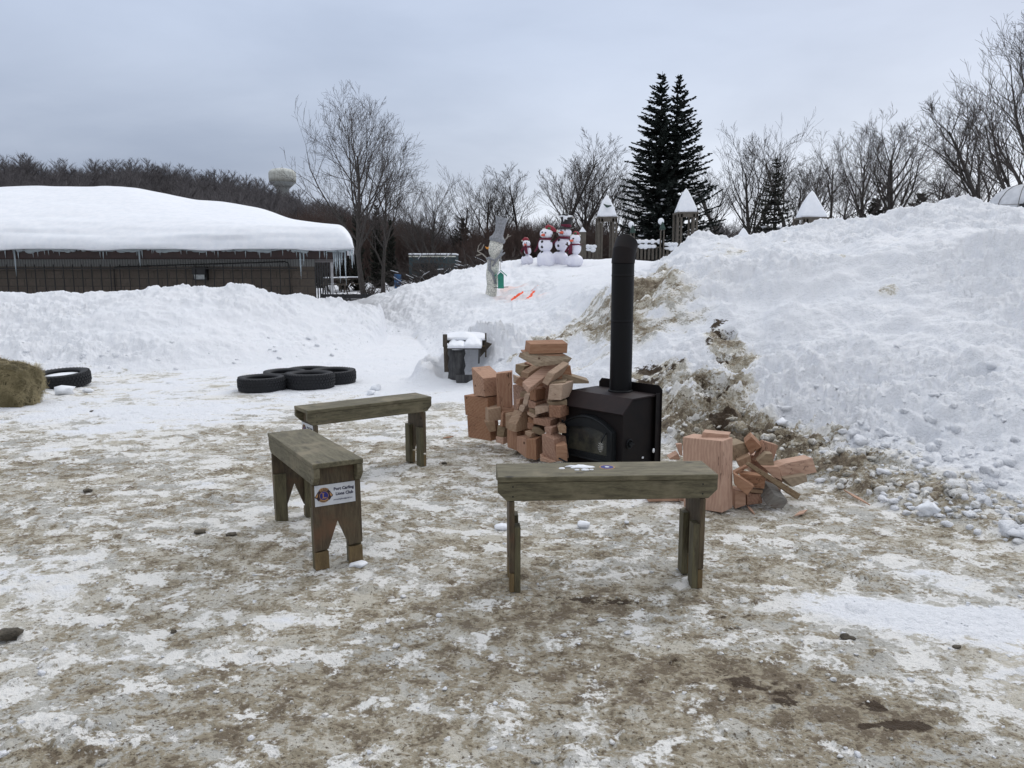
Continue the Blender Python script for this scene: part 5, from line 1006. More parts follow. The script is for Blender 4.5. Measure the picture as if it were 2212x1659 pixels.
q = MB(); q.prism([(-19.1, -.6, 1.895), (.95, -.6, 1.895), (.95 + 7.8 * SK, 7.2, 1.895), (-19.1, 7.2, 1.895)], (0, 0, .09)); q.build('soffit', M['brown_metal'], BD); q = MB(); q.box((-9.1, -.64, 2.03), (20.05, .06, .22)); q.prism([(.93, -.6, 1.92), (.99, -.6, 1.92), (.99 + 7.6 * SK, 7, 1.92), (.93 + 7.6 * SK, 7, 1.92)], (0, 0, .22)); q.build('fascia', M['brown_metal'], BD)
# snow blanket
us_ = [-900, 0, 290, 360, 468, 576, 630, 684, 738, 752, 764]; vs2 = [402, 404, 404.7, 412, 430, 455, 477, 485, 489, 493, 500]
na = 260; nyy = 60; av = np.interp(np.linspace(0, 1, na), [0, .35, 1], [aa(-900, 540), aa(100, 540), aa(764, 522)]); Es = np.interp(av, [aa(u, v) for u, v in zip(us_, vs2)], [elev(v) for v in vs2])
ker = np.exp(-np.linspace(-2, 2, 13) ** 2); ker /= ker.sum(); Es = np.convolve(np.pad(Es, 6, 'edge'), ker, 'valid'); 
V = []
for i in range(na):
    endf = min(1, (na - 1 - i) / 8.0); endf = math.sqrt(max(0, 1 - (1 - endf) ** 2))
    for j in range(nyy + 1):
        t = j / nyy; y = 19.02 + 5.2 * t ** 1.35 if j <= nyy - 6 else 24.2 + (j - nyy + 6) * .5
        y = 19.02 + 8.0 * t ** 1.5; x = av[i] * y
        zr = CH + Es[i] * 24.0; r_ = min(1, (y - 19.02) / .55); lipz = 2.2 + (.42 + .06 * math.sin(x * .8)) * math.sqrt(max(0, 1 - (1 - r_) ** 2))
        s_ = max(0, min(1, (y - 19.3) / 4.7)); z = lipz + (zr - 2.62) * (s_ ** .8 if zr > 2.62 else s_)
        z = 2.16 + (z - 2.16) * (endf if y < 24.5 else endf)
        if y > 24: z -= (y - 24) * .12
        z += .025 * math.sin(x * 1.3 + y) * s_
        V.append((x, y, z))
nn = len(V)
for i in range(na):
    for j in range(nyy + 1): x, y, z = V[i * (nyy + 1) + j]; V.append((x, y + (.05 if j == 0 else 0), min(z, 2.13 - .045 * max(0, math.sin(x * 2.3)) * (j == 0))))
f = lambda i, j: i * (nyy + 1) + j
F = [(f(i, j), f(i + 1, j), f(i + 1, j + 1), f(i, j + 1)) for i in range(na - 1) for j in range(nyy)] + [(nn + f(i, j), nn + f(i, j + 1), nn + f(i + 1, j + 1), nn + f(i + 1, j)) for i in range(na - 1) for j in range(nyy)]
F += [(f(i, 0), nn + f(i, 0), nn + f(i + 1, 0), f(i + 1, 0)) for i in range(na - 1)] + [(f(na - 1, j), nn + f(na - 1, j), nn + f(na - 1, j + 1), f(na - 1, j + 1)) for j in range(nyy)]
VV = np.array(V) - np.array([bo.x, bo.y, 0]); vx = VV[:nn]
VV[:nn, 2] += .055 * fbm(vx[:, 0] * .5, vx[:, 1], vx[:, 2], 1.2, 3, .5, 61) * (vx[:, 2] > 2.3) ; VV[:nn, 1] += -.09 * fbm(vx[:, 0] * .35, vx[:, 2] * 6, vx[:, 2], 1.4, 3, .6, 65) * (vx[:, 1] < .2)
me = npmesh('roof_snow', VV, F); link('roof_snow', me, M['snow'], BD, True)
# ice fringe + icicles along the eave
rs = random.Random(5)
def icicle(x, L, r=None, y=-.69):
    r = r or min(.03, .008 + L * .05); q = MB(); q.tube([(x, y, 2.12), (x + rs.uniform(-.004, .004), y, 2.12 - L * .5), (x + rs.uniform(-.01, .01), y, 2.12 - L)], [r, r * .6, .001], 6); q.build('icicle', M['ice'], BD, True)
ic = []
for u, L in ((470, .2), (648, .55), (655, .3), (720, .35), (724, .5), (728, .4), (733, .62), (738, .3), (745, .66), (640, .2), (662, .18), (30, .5), (70, .2), (38, .25), (80, .18), (215, .2), (222, .28), (229, .15), (300, .33), (306, .22), (295, .16), (530, .2), (560, .22), (585, .18), (610, .15), (690, .25), (700, .2), (705, .28), (755, .25), (760, .35), (430, .14), (445, .18), (390, .12), (345, .15), (127, .15), (10, .22)):
    ic.append((aa(u, 540) * 19.3 - bo.x, L))
for k in range(26): ic.append((rs.uniform(-9.5, .9), rs.uniform(.03, .2) ** 1.2))
ic = [(x, L * (1.35 if L > .28 else 1)) for x, L in ic]
for x, L in ic: icicle(x, L)
q = MB(); 
for k in range(90): x = -11 + k * .135; q.ball((x, -.69, 2.115 + .02 * math.sin(k)), (.11 * (.4 + abs(math.sin(k * 2.9))), .05, .015 + .06 * abs(math.sin(k * 1.3) * math.sin(k * .37))))
q.build('ice_fringe', M['ice'], BD, True)
lx = aa(432, 570) * 19.9 - bo.x; wl = empty('wall_light', (lx, -.02, 1.5)); wl.parent = BD
q = MB(); q.box((0, -.09, .1), (.36, .18, .18)); q.box((0, -.06, -.06), (.36, .12, .16)); q.build('housing', M['black'], wl); q = MB(); q.prism([(-.14, -.125, -.12), (.14, -.125, -.12), (.14, -.165, .0), (-.14, -.165, .0)], (0, .02, 0)); q.build('lens', simple('frosted_lens', (.42, .44, .44), (.3, .32, .32), 12, .3, .2), wl)
q = MB(); x0 = aa(245, 600) * 19.9 - bo.x; x1 = aa(622, 560) * 19.9 - bo.x
q.tube([(x0, -.05, -.3), (x0, -.05, 1.62), (x0 + .03, -.05, 1.68), (x0 + .1, -.05, 1.7), (x1 - .1, -.05, 1.83), (x1 - .02, -.05, 1.80), (x1, -.05, 1.72), (x1 + .02, -.05, .6), (x1 + .04, -.05, -.3)], .014, 8); q.build('conduit', M['black'], BD, True)
FE = empty('picket_fence', (bo.x, 19.78, 0), label='black steel picket fence in front of the building wall', cat='fence')
q = MB(); q.box((-9.6, 0, 1.66), (18.4, .03, .03)); q.box((-9.6, 0, .3), (18.4, .03, .03)); q.build('rail', M['black'], FE)
for k in range(58): q = MB(); x = -.6 - k * .243; q.box((x, .0, .78), (.018, .018, 1.96)); q.build('picket', M['black'], FE)
# ================================================================ TREES
def seg_mesh(name, S, n=3):                                          # S: rows of p0(3) p1(3) r0 r1
    S = np.asarray(S, np.float64).reshape(-1, 8); d = S[:, 3:6] - S[:, :3]; d /= np.linalg.norm(d, axis=1)[:, None] + 1e-9
    a = np.cross(d, [0.3, .1, 1.0]); a /= np.linalg.norm(a, axis=1)[:, None] + 1e-9; b_ = np.cross(d, a); V = []
    for e in (0, 1):
        P = S[:, 3 * e:3 * e + 3]; r = S[:, 6 + e][:, None]
        for k in range(n): t = 2 * PI * k / n; V.append(P + (a * math.cos(t) + b_ * math.sin(t)) * r)
    V = np.stack(V, 1).reshape(-1, 3); m_ = len(S); o = np.arange(m_)[:, None] * 2 * n
    F = np.concatenate([np.concatenate([o + k, o + (k + 1) % n, o + n + (k + 1) % n, o + n + k], 1) for k in range(n)])
    return npmesh(name, V, F)
def bare(seed, H=10, r=.2, clear=.22, limbs=14, spread=.75, up=.55, levels=4, twist=.16, tipr=.006, kids=(7, 5, 4), fork=0, lean=0.0, lenf=.55):
    rr = random.Random(seed); big_ = []; small = []
    def grow(p, d, L, r0, lev):
        k = 7 if lev == 0 else (5 if lev == 1 else 3); pts = [(p.copy(), r0)]; st = L / k
        for i in range(k):
            d = (d + Vector((rr.gauss(0, twist), rr.gauss(0, twist), rr.gauss(0, twist * .6))) * (.5 if lev == 0 else 1) + Vector((0, 0, up * (.10 if lev == 0 else (.2 if lev == 1 else .09))))).normalized()
            q = p + d * st; r1 = max(tipr, r0 * (1 - (i + 1) / k * (.82 if lev else .75)))
            (big_ if lev <= 1 else small).append([*p, *q, pts[-1][1], r1]); p = q; pts.append((p.copy(), r1))
        if lev >= levels: return
        nk = limbs if lev == 0 else kids[min(lev - 1, len(kids) - 1)]
        for j in range(nk):
            t = (clear + (1 - clear) * (j + rr.random() * .8) / nk) if lev == 0 else (.18 + .82 * (j + rr.random()) / nk)
            i = min(k - 1, int(t * k)); f = t * k - i; P = pts[i][0].lerp(pts[i + 1][0], min(1, f)); R1 = pts[i][1] * (1 - f) + pts[i + 1][1] * f
            dd = (pts[i + 1][0] - pts[i][0]).normalized(); ph = rr.random() * 6.28 if lev else j * 2.4 + rr.random()
            s1 = dd.cross(Vector((math.cos(ph), math.sin(ph), .3))).normalized(); an = spread * rr.uniform(.75, 1.2) * (1.0 if lev == 0 else .8)
            nd = (dd * math.cos(an) + s1 * math.sin(an)).normalized()
            LL = (L * lenf * (1.15 - .65 * t) if lev == 0 else L * .52 * (1.2 - .5 * t)) * rr.uniform(.75, 1.2)
            grow(P, nd, LL, max(tipr, R1 * (.55 if lev == 0 else .6)), lev + 1)
    grow(Vector((0, 0, -.3)), Vector((lean, 0, 1)).normalized(), H * (.92 if not fork else .9), r, 0)
    for f_ in range(fork):
        grow(Vector((rr.gauss(0, r * .5), rr.gauss(0, r * .5), -.2)), Vector((rr.uniform(-.35, .35), rr.uniform(-.2, .2), 1)).normalized(), H * rr.uniform(.65, .85), r * .7, 0)
    return seg_mesh('trunk', big_, 6), seg_mesh('crown', small, 3)
M['bark'] = simple('grey_brown_bark', (.07, .062, .056), (.036, .031, .028), 9, .9, .4, vs=(3, 3, .6)); M['twigs'] = simple('twig_bark', (.08, .067, .06), (.045, .037, .034), 5, .9, 0)
def plant_tree(proto, u, v, Y, s, rz, label, name='bare_tree', grp_='bare trees behind the playground', sz=None, z=None):
    p = at(u, v, Y); T = empty(name, (p.x, p.y, (gnd(p.x, p.y) if z is None else z) - .05), rz, label=label, cat='tree', group=grp_); T.scale = (s, s, sz or s)
    for nm, me, mt in zip(('trunk', 'crown'), proto, ('bark', 'twigs')):
        if not me.materials: me.materials.append(M[mt])
        o = bpy.data.objects.new(nm, me); COL.objects.link(o); o.parent = T
    return T
def hgt_for(v, Y, x, y): return at(1106, v, Y).z - gnd(x, y)
def ptree(proto, H, u, vtop, Y, rz, label, wide=1.0, **k):
    p = at(u, 560, Y); h = hgt_for(vtop, Y, p.x, p.y); s = h / H; s *= 1.07; T = plant_tree(proto, u, 560, Y, s * wide, rz, label, sz=s, **k); return T
def real_h(pr): return max(max(v.co.z for v in me.vertices) for me in pr)
b1 = bare(3, 11, .24, .26, 17, .72, .6, 4, .10, .007, (8, 5, 4), fork=0, lean=-.17, lenf=.74)
b2 = bare(8, 9, .17, .25, 13, .75, .6, 4, .12, .007, (7, 5, 4), lean=.06, lenf=.62)
vas = bare(14, 9, .17, .12, 13, .5, .8, 4, .09, .006, (6, 4, 3), fork=1, lenf=.8)
ova = bare(21, 10, .24, .2, 17, .62, .7, 4, .09, .006, (7, 5, 4), lenf=.66)
thin = bare(33, 10, .14, .3, 10, .55, .9, 4, .14, .006, (6, 4, 4), fork=1, lenf=.5)
wide_ = bare(41, 8, .16, .15, 12, .85, .5, 4, .14, .006, (6, 4, 4), fork=1, lenf=.7)
lean_ = bare(57, 11, .24, .25, 15, .6, .5, 4, .13, .007, (8, 5, 4), lean=-.75, lenf=.5)
bigr = bare(66, 16, .3, .08, 26, .62, .95, 4, .10, .008, (9, 6, 4), lenf=.5)
HH = {id(p): real_h(p) for p in (b1, b2, vas, ova, thin, wide_, lean_, bigr)}
def PT(proto, *a, **k): return ptree(proto, HH[id(proto)], *a, **k)
PT(b1, 785, 190, 40, 0.0, 'tallest bare tree on the left, beside the building roof', wide=.98)
PT(b2, 826, 300, 41, .6, 'shorter bare tree growing against the tallest left one', wide=1.0)
PT(vas, 935, 382, 55, .4, 'fan shaped bare tree with many upright stems, left of centre', wide=1.5)
PT(wide_, 1000, 400, 62, 1.0, 'low bare tree between the fan shaped one and the wire sculpture', wide=1.2)
PT(vas, 1052, 366, 58, 2.2, 'bare tree rising directly behind the wire snowman sculpture', wide=1.5)
PT(thin, 1125, 372, 60, .3, 'thin bare tree behind the smallest inflatable snowman', wide=1.6)
PT(thin, 1205, 306, 52, 1.9, 'tall slender bare tree behind the red hatted snowman', wide=1.5)
PT(ova, 1265, 328, 60, .5, 'bare tree between the snowmen and the leftmost tower', wide=1.05)
PT(vas, 1322, 345, 66, 3.0, 'bare tree just left of the twin spruces', wide=1.3)
PT(vas, 1612, 275, 56, 3.9, 'large forked bare tree right of the twin spruces', wide=1.35)
PT(thin, 1700, 285, 52, 4.1, 'slender bare tree right of the sparse conifer', wide=1.6)
PT(thin, 1560, 330, 70, 5.0, 'faint bare tree close to the right edge of the twin spruces', wide=1.5)
PT(wide_, 1792, 292, 50, 3.0, 'crooked bare tree above the right play tower', wide=1.0)
PT(ova, 1858, 258, 56, 2.4, 'oval bare tree left of the dense crowned one', wide=.9)
PT(ova, 1925, 240, 52, .9, 'dense crowned bare tree with a thick trunk above the right bank', wide=1.5)
PT(wide_, 2010, 335, 54, 1.2, 'low spreading bare tree right of the dense crowned one', wide=1.3)
PT(lean_, 2172, 212, 48, .0, 'bare tree leaning left behind the white dome', wide=1.1)
PT(vas, 2095, 318, 60, 5.4, 'bushy bare tree between the leaning one and the low spreading one', wide=1.4)
PT(bigr, 2222, -60, 42, 1.0, 'huge bare tree cut off by the right edge of the photo', wide=1.15)
PT(thin, 1240, 352, 72, 2.6, 'pale distant bare tree behind the tallest snowman hat', wide=1.8)
PT(ova, 1745, 330, 74, 4.6, 'distant bare tree behind the right play tower roof', wide=1.2)
PT(wide_, 705, 500, 46, 2.0, 'small bare tree behind the overhanging end of the roof snow', wide=.8)
# fallen snowy branches by the trailer and around the trunk
def brushy(name, u, v, Y, L, n, seed, label, col='twigs', up=.5, snow=True):
    rr = random.Random(seed); p = at(u, v, Y); p.z = gnd(p.x, p.y); T = empty(name, p, label=label, cat='shrub'); S = []; W = []
    for i in range(n):
        d = Vector((rr.gauss(0, 1), rr.gauss(0, .6), abs(rr.gauss(0, up)) + .05)).normalized(); q = Vector((rr.gauss(0, L * .25), rr.gauss(0, L * .2), 0)); ln = L * rr.uniform(.4, 1); r = rr.uniform(.012, .03); k = 5
        for j in range(k):
            q2 = q + d * ln / k; S.append([*q, *q2, r * (1 - j / k) + .004, r * (1 - (j + 1) / k) + .004])
            if snow and rr.random() < .12 and abs(d.z) < .6: W.append([*(q + Vector((0, 0, r + .008))), *(q2 + Vector((0, 0, r + .008))), .016, .010])
            for m_ in range(3):
                dd = (d + Vector((rr.gauss(0, .7), rr.gauss(0, .7), rr.gauss(0, .6)))).normalized(); S.append([*q2, *(q2 + dd * ln * rr.uniform(.08, .25)), .007, .003])
            q = q2; d = (d + Vector((rr.gauss(0, .2), rr.gauss(0, .2), rr.gauss(0, .15) - .02))).normalized()
    link('branches', seg_mesh('branches', S, 3), M[col], T)
    if W: link('branch_snow', seg_mesh('branch_snow', W, 5), M['snow'], T, True, kind='stuff')
    return T
brushy('shrub', 938, 600, 40, 2.4, 190, 5, 'tangled snow dusted shrub in front of the teal trailer', up=.7); brushy('shrub', 735, 645, 34, 1.5, 24, 6, 'low arching twigs on the snow left of the big tree trunk', up=.22)
brushy('shrub', 855, 640, 38, 1.4, 18, 8, 'low arching twigs on the snow right of the big tree trunk', up=.2); brushy('shrub', 1030, 570, 38, 2.2, 50, 9, 'leaning dark shrub left of the wire sculpture', up=.8)
brushy('shrub', 800, 630, 39.5, 1.1, 40, 12, 'twiggy suckers crowding the foot of the big tree', up=1.2, snow=False); brushy('shrub', 1250, 550, 44, 2.0, 36, 14, 'bare shrub behind the stubby post', up=1.0, snow=False)
# ---------------------------------------------------------------- conifers
M['needle'] = simple('spruce_needles', (.020, .030, .024), (.010, .016, .013), 3, .85, 0); M['needle2'] = simple('cedar_foliage', (.026, .03, .018), (.013, .015, .010), 3, .85, 0)
def conifer(seed, H, Rb, dens=1.0, droop=.15, needle=True, base=.04, tipup=.25, lev=34, sprays=1.0, ragged=.18, side=None):
    rr = random.Random(seed); tr = [[0, 0, -.3, 0, 0, H * .5, .20 * H / 12, .12 * H / 12], [0, 0, H * .5, 0, 0, H, .12 * H / 12, .012]]; V = []; F = []; snow = []
    def tuft(p, d, L, w):
        n = d.cross(Vector((rr.gauss(0, .4), rr.gauss(0, .4), 1))).normalized(); k = len(V)
        V.extend([tuple(p - n * w * .35), tuple(p + n * w * .35), tuple(p + d * L * .55 + n * w * .6 + Vector((0, 0, rr.uniform(-.02, .04)))), tuple(p + d * L), tuple(p + d * L * .55 - n * w * .6 - Vector((0, 0, rr.uniform(-.02, .05))))]); F.extend([(k, k + 1, k + 2), (k, k + 2, k + 4), (k + 4, k + 2, k + 3)])
    for i in range(lev):
        t = base + (1 - base) * (i + rr.uniform(-.3, .3)) / lev; t = max(base * .5, min(.985, t)); z = H * t; R_l = Rb * (1 - t) ** .66 + .06
        nb = int((9 if t < .75 else 6) * dens)
        for j in range(nb):
            ph = 2 * PI * (j + rr.random()) / nb; L = R_l * rr.uniform(1 - ragged * 2, 1 + ragged) * (1 + .10 * math.sin(i * 1.9 + ph * 2))
            if side is not None and math.cos(ph) * side < -.2: L *= .55
            h = Vector((math.cos(ph), math.sin(ph), 0)); p = Vector((0, 0, z)); d = (h + Vector((0, 0, .12 - droop * (1 - t) * 1.2 + rr.gauss(0, .11)))).normalized(); k = max(3, int(L / .28)); pts = [p]
            for m_ in range(k):
                d = (d + Vector((0, 0, tipup / k * 1.2)) + Vector((rr.gauss(0, .03), rr.gauss(0, .03), rr.gauss(0, .03)))).normalized(); q = p + d * L / k; tr.append([*p, *q, .028 * (1 - m_ / k) + .006, .028 * (1 - (m_ + 1) / k) + .005])
                if needle:
                    ns = int(6 * sprays)
                    for _ in range(ns):
                        f = rr.random(); P = p.lerp(q, f); sd = 1 if rr.random() < .5 else -1; lat = Vector((-h.y, h.x, 0)) * sd
                        dd = (d * rr.uniform(.3, 1.0) + lat * rr.uniform(.2, 1.0) + Vector((0, 0, rr.uniform(-.5, .12)))).normalized()
                        tuft(P, dd, rr.uniform(.16, .40) * (1 - .35 * m_ / k) * min(1, L), rr.uniform(.08, .15))
                if rr.random() < .05 and t < .4: snow.append((p.lerp(q, .5) + Vector((0, 0, .05)), rr.uniform(.08, .22)))
                p = q
            if needle: tuft(p - d * .1, d, .28, .09)
    return tr, V, F, snow
def put_conifer(name, u, Y, vtop, C, H, label, mt, rz=0, grp_=None, snow=True):
    p = at(u, 560, Y); z = gnd(p.x, p.y); s = (at(1106, vtop, Y).z - z) / H; T = empty(name, (p.x, p.y, z - .05), rz, label=label, cat='tree'); T.scale = (s, s, s)
    if grp_: T['group'] = grp_
    tr, V, F, sn = C; link('trunk', seg_mesh('trunk', tr, 5), M['bark'], T)
    if V: link('crown', npmesh('crown', V, F), M[mt], T)
    if snow and sn:
        q = MB()
        for P, r in sn: q.ball(P, (r * 1.3, r, r * .4), 6, 4)
        q.build('crown_snow', M['snow'], T, True, kind='stuff')
    return T
put_conifer('spruce_tree', 1420, 48, 152, conifer(1, 13, 3.3, 1.3, .16, lev=46, sprays=2.5, base=.02, side=-1, ragged=.19), 13, 'left and slightly taller of the twin dark spruces', 'needle', 0, 'twin spruces behind the play fort')
put_conifer('spruce_tree', 1453, 48.6, 158, conifer(2, 13, 3.4, 1.2, .12, lev=40, sprays=2.3, base=.02, side=1, tipup=.3, ragged=.2), 13, 'right of the twin dark spruces, with more open branches', 'needle', 0, 'twin spruces behind the play fort')
put_conifer('sparse_conifer', 1668, 46, 332, conifer(5, 8, 2.1, .9, .1, lev=24, sprays=.75, base=.0, ragged=.3), 8, 'thin half bare conifer standing left of the right play tower', 'needle2', 0)
put_conifer('sparse_conifer', 1648, 50, 385, conifer(6, 7, 2.1, .8, .1, lev=20, sprays=.6, base=.0, ragged=.3), 7, 'lower ragged conifer just left of the half bare one', 'needle2', 0)
for i, (u, Y, vt, R_, H, l) in enumerate(((742, 47, 462, .75, 6, 'leftmost narrow dark cedar behind the big bare tree'), (772, 46, 440, .8, 7, 'tall narrow dark cedar directly behind the big tree trunk'), (815, 48, 436, .85, 7, 'dark cedar right of the big tree trunk'), (845, 50, 470, .7, 6, 'low dark cedar at the right end of the cedar row'), (690, 50, 480, .8, 6, 'dark cedar half hidden by the end of the roof snow'))):
    put_conifer('cedar_tree', u, Y, vt, conifer(20 + i, H, R_, 1.0, -.2, lev=26, sprays=1.6, base=.0, tipup=.6, ragged=.25), H, l, 'needle2', 0, 'cedars behind the big bare tree', False)
for i, (u, Y, vt, R_, H, l) in enumerate(((1000, 75, 465, 1.3, 5, 'small dark conifer among the bare trees left of the sculpture'), (1885, 62, 425, 1.4, 4, 'dark low evergreen left of the thick trunked tree'), (1980, 60, 415, 1.6, 4, 'dark low evergreen at the skyline of the right bank'), (2055, 66, 420, 1.6, 4, 'dark rounded evergreen near the dome'), (1760, 64, 462, 1.3, 4, 'dark low evergreen behind the right play tower'))):
    put_conifer('evergreen', u, Y, vt, conifer(40 + i, H, R_, 1.0, -.1, lev=20, sprays=1.7, base=.0, tipup=.5, ragged=.3), H, l, 'needle2', 0, 'low evergreens along the skyline', False)
# ---------------------------------------------------------------- masses: far wood, brown thicket
def tree_template(seed, H=11, nl=16, nt=11, rt=.11):
    rr = random.Random(seed); S = []; z0 = H * .25; p = Vector((0, 0, -.5)); S.append([0, 0, -.5, 0, 0, H * .6, rt * 1.3, rt * .6]); S.append([0, 0, H * .6, rr.gauss(0, .3), 0, H * .95, rt * .6, .03])
    for i in range(nl):
        z = z0 + (H * .9 - z0) * rr.random(); ph = rr.random() * 6.28; L = (H - z) * rr.uniform(.35, .6) + .7; d = Vector((math.cos(ph), math.sin(ph), rr.uniform(.7, 1.6))).normalized(); a_ = Vector((0, 0, z)); e = a_ + d * L; S.append([*a_, *e, .05, .02])
        for j in range(nt): q = a_.lerp(e, rr.uniform(.25, 1)); dd = (d + Vector((rr.gauss(0, .55), rr.gauss(0, .55), rr.uniform(-.1, .8)))).normalized(); S.append([*q, *(q + dd * L * rr.uniform(.25, .6)), .022, .008])
    return np.array(S)
def mass(name, spots, temps, label, mt, cat):
    out = []
    for x, y, s, k in spots:
        T = temps[k % len(temps)].copy(); t = random.uniform(0, 6.28); c, s_ = math.cos(t), math.sin(t)
        for o_ in (0, 3): X, Yy = T[:, o_].copy(), T[:, o_ + 1].copy(); T[:, o_] = (X * c - Yy * s_) * s + x; T[:, o_ + 1] = (X * s_ + Yy * c) * s + y; T[:, o_ + 2] = T[:, o_ + 2] * s + gnd(x, y)
        T[:, 6:] *= s; out.append(T)
    return link(name, seg_mesh(name, np.concatenate(out), 3), mt, label=label, cat=cat, kind='stuff')
M['farwood'] = simple('hazy_far_bark', (.15, .14, .145), (.10, .093, .098), .4, .95, 0, detail=3); M['thicket'] = simple('brown_thicket', (.085, .055, .045), (.05, .033, .028), .5, .95, 0)  # far wood bark is paled and greyed: distance haze put into its colour
tt_ = [tree_template(k, 11, 20, 16) for k in range(5)]; spt = []
while len(spt) < 1900:
    Y = random.uniform(95, 262); a_ = random.uniform(-.80, .02)
    if random.random() < (1.0 if Y > 185 else .6): spt.append((a_ * Y, Y, random.uniform(.7, 1.1) * float(np.interp(a_, [-.3, -.15, -.05], [1, .85, .6])) * (1 if Y > 180 else .8), random.randrange(5)))
mass('far_wood', spt, tt_, 'leafless grey wood covering the ridge behind the building', M['farwood'], 'woodland')
spt = []
while len(spt) < 900:
    Y = random.uniform(95, 190); a_ = random.uniform(-.02, .8); spt.append((a_ * Y, Y, random.uniform(.38, .6), random.randrange(5)))
mass('far_wood', spt, tt_, 'low dark wood along the horizon behind the play fort', M['farwood'], 'woodland')
st_ = []
for k in range(4):
    rr = random.Random(k + 70); S = []
    for i in range(46):
        ph = rr.random() * 6.28; d = Vector((math.cos(ph) * .35, math.sin(ph) * .35, 1)).normalized(); q = Vector((rr.gauss(0, .7), rr.gauss(0, .7), -.2)); L = rr.uniform(2.2, 5.2)
        for j in range(3):
            q2 = q + d * L / 3; S.append([*q, *q2, .022 - .005 * j, .016 - .005 * j])
            for m_ in range(3): dd = (d + Vector((rr.gauss(0, .5), rr.gauss(0, .5), rr.gauss(0, .3)))).normalized(); S.append([*q2, *(q2 + dd * L * rr.uniform(.12, .3)), .011, .005])
            q = q2; d = (d + Vector((rr.gauss(0, .12), rr.gauss(0, .12), 0))).normalized()
    st_.append(np.array(S))
spt = []
while len(spt) < 420:
    Y = random.uniform(58, 92); u = random.uniform(640, 1010); top = np.interp(u, [640, 700, 850, 950, 1010], [1.0, 1.0, .85, .55, .42]); p = at(u, 560, Y); spt.append((p.x, p.y, top * random.uniform(.8, 1.15), random.randrange(4)))
mass('thicket', spt, st_, 'dense reddish brown thicket of bare stems behind the big tree', M['thicket'], 'thicket')
spt = []
while len(spt) < 900:
    Y = random.uniform(50, 82); u = random.uniform(1000, 2212) if len(spt) % 3 else random.uniform(1040, 1320); p = at(u, 560, Y); spt.append((p.x, p.y, random.uniform(.38, .6) * (1 if u < 1300 else .8), random.randrange(4)))
mass('thicket', spt, st_, 'dark brown brush behind the snowmen and the play fort', M['thicket'], 'thicket')
# ================================================================ WATER TOWER AND YARD CLUTTER
wt = at(611, 405, 330); wt.z = 14; WT = empty('water_tower', wt, label='round water tower with a pale domed tank above the wood', cat='water tower')
M['tank'] = simple('stained_concrete_tank', (.62, .64, .60), (.46, .47, .43), 1.2, .7, 0, vs=(1, 1, .25)); M['tank2'] = simple('lower_tank_concrete', (.38, .40, .40), (.30, .32, .32), .8, .7, 0)
zz = lambda v: at(611, v, 330).z - 14
q = MB(); q.lathe([(5.5, zz(394)), (5.65, zz(385)), (5.65, zz(375)), (5.4, zz(371)), (4.2, zz(366.5)), (2.0, zz(364)), (.1, zz(363.4))], (0, 0, 0), 36); q.build('tank', M['tank'], WT, True)
q = MB(); q.lathe([(2.6, 0), (2.6, zz(409)), (3.3, zz(404.5)), (5.5, zz(394.2))], (0, 0, 0), 36); q.build('stem', M['tank2'], WT, True)
q = MB(); q.lathe([(4.3, zz(366.8)), (2.0, zz(363.8)), (.1, zz(363))], (0, 0, 0), 36); q.build('roof_snow', M['snow'], WT, True); q = MB(); q.tube([(0, 0, zz(363)), (0, 0, zz(361))], .35, 8); q.build('hatch', M['tank2'], WT)
M['trailer'] = simple('teal_grey_panel', (.022, .055, .065), (.02, .032, .04), 1.2, .5, .1); p = at(884, 600, 46); p.z = gnd(p.x, p.y); TR = empty('trailer', p, label='teal grey trailer with snow on its roof behind the shrubs', cat='trailer')
x1 = at(985, 560, 46).x - p.x; zt = at(884, 551, 46).z - p.z; q = MB(); q.box((x1 / 2, 1, zt / 2 + .2), (x1, 2, zt - .4)); q.build('body', M['trailer'], TR)
q = MB(); q.box((x1 / 2, 1, zt + .06), (x1 + .05, 2.1, .09)); q.build('roof_snow', M['snow'], TR, bevel=.04); q = MB(); q.box((x1 * .33, -.02, zt * .62), (x1 * .5, .03, .5)); q.build('window', M['glass'], TR); q = MB(); q.box((x1 / 2, -.03, zt - .08), (x1, .03, .07)); q.build('trim', M['trim'], TR)
for sx in (.2, .8): q = MB(); q.tube([(x1 * sx, -.05, .3), (x1 * sx, .12, .3)], .3, 16); q.build('wheel', M['rubber'], TR)
M['whitewood'] = simple('pale_weathered_rail', (.40, .41, .42), (.28, .28, .29), 5, .8, .1); p = at(676, 606, 33); p.z = gnd(p.x, p.y); RL = empty('railing', p, label='pale wooden railing with dark balusters right of the building corner', cat='railing'); x1 = at(716, 560, 33).x - p.x; zt = at(676, 546, 33).z - p.z
q = MB(); q.box((x1 / 2, 0, zt), (x1 * 1.5, .1, .16)); q.box((x1 / 2, 0, zt * .08), (x1, .08, .1)); q.build('rail', M['whitewood'], RL)
for k in range(9): q = MB(); q.box((x1 * k / 8, 0, zt / 2), (.1 if k in (0, 8) else .045, .05, zt)); q.build('baluster', M['whitewood'] if k in (0, 8) else M['dark'], RL)
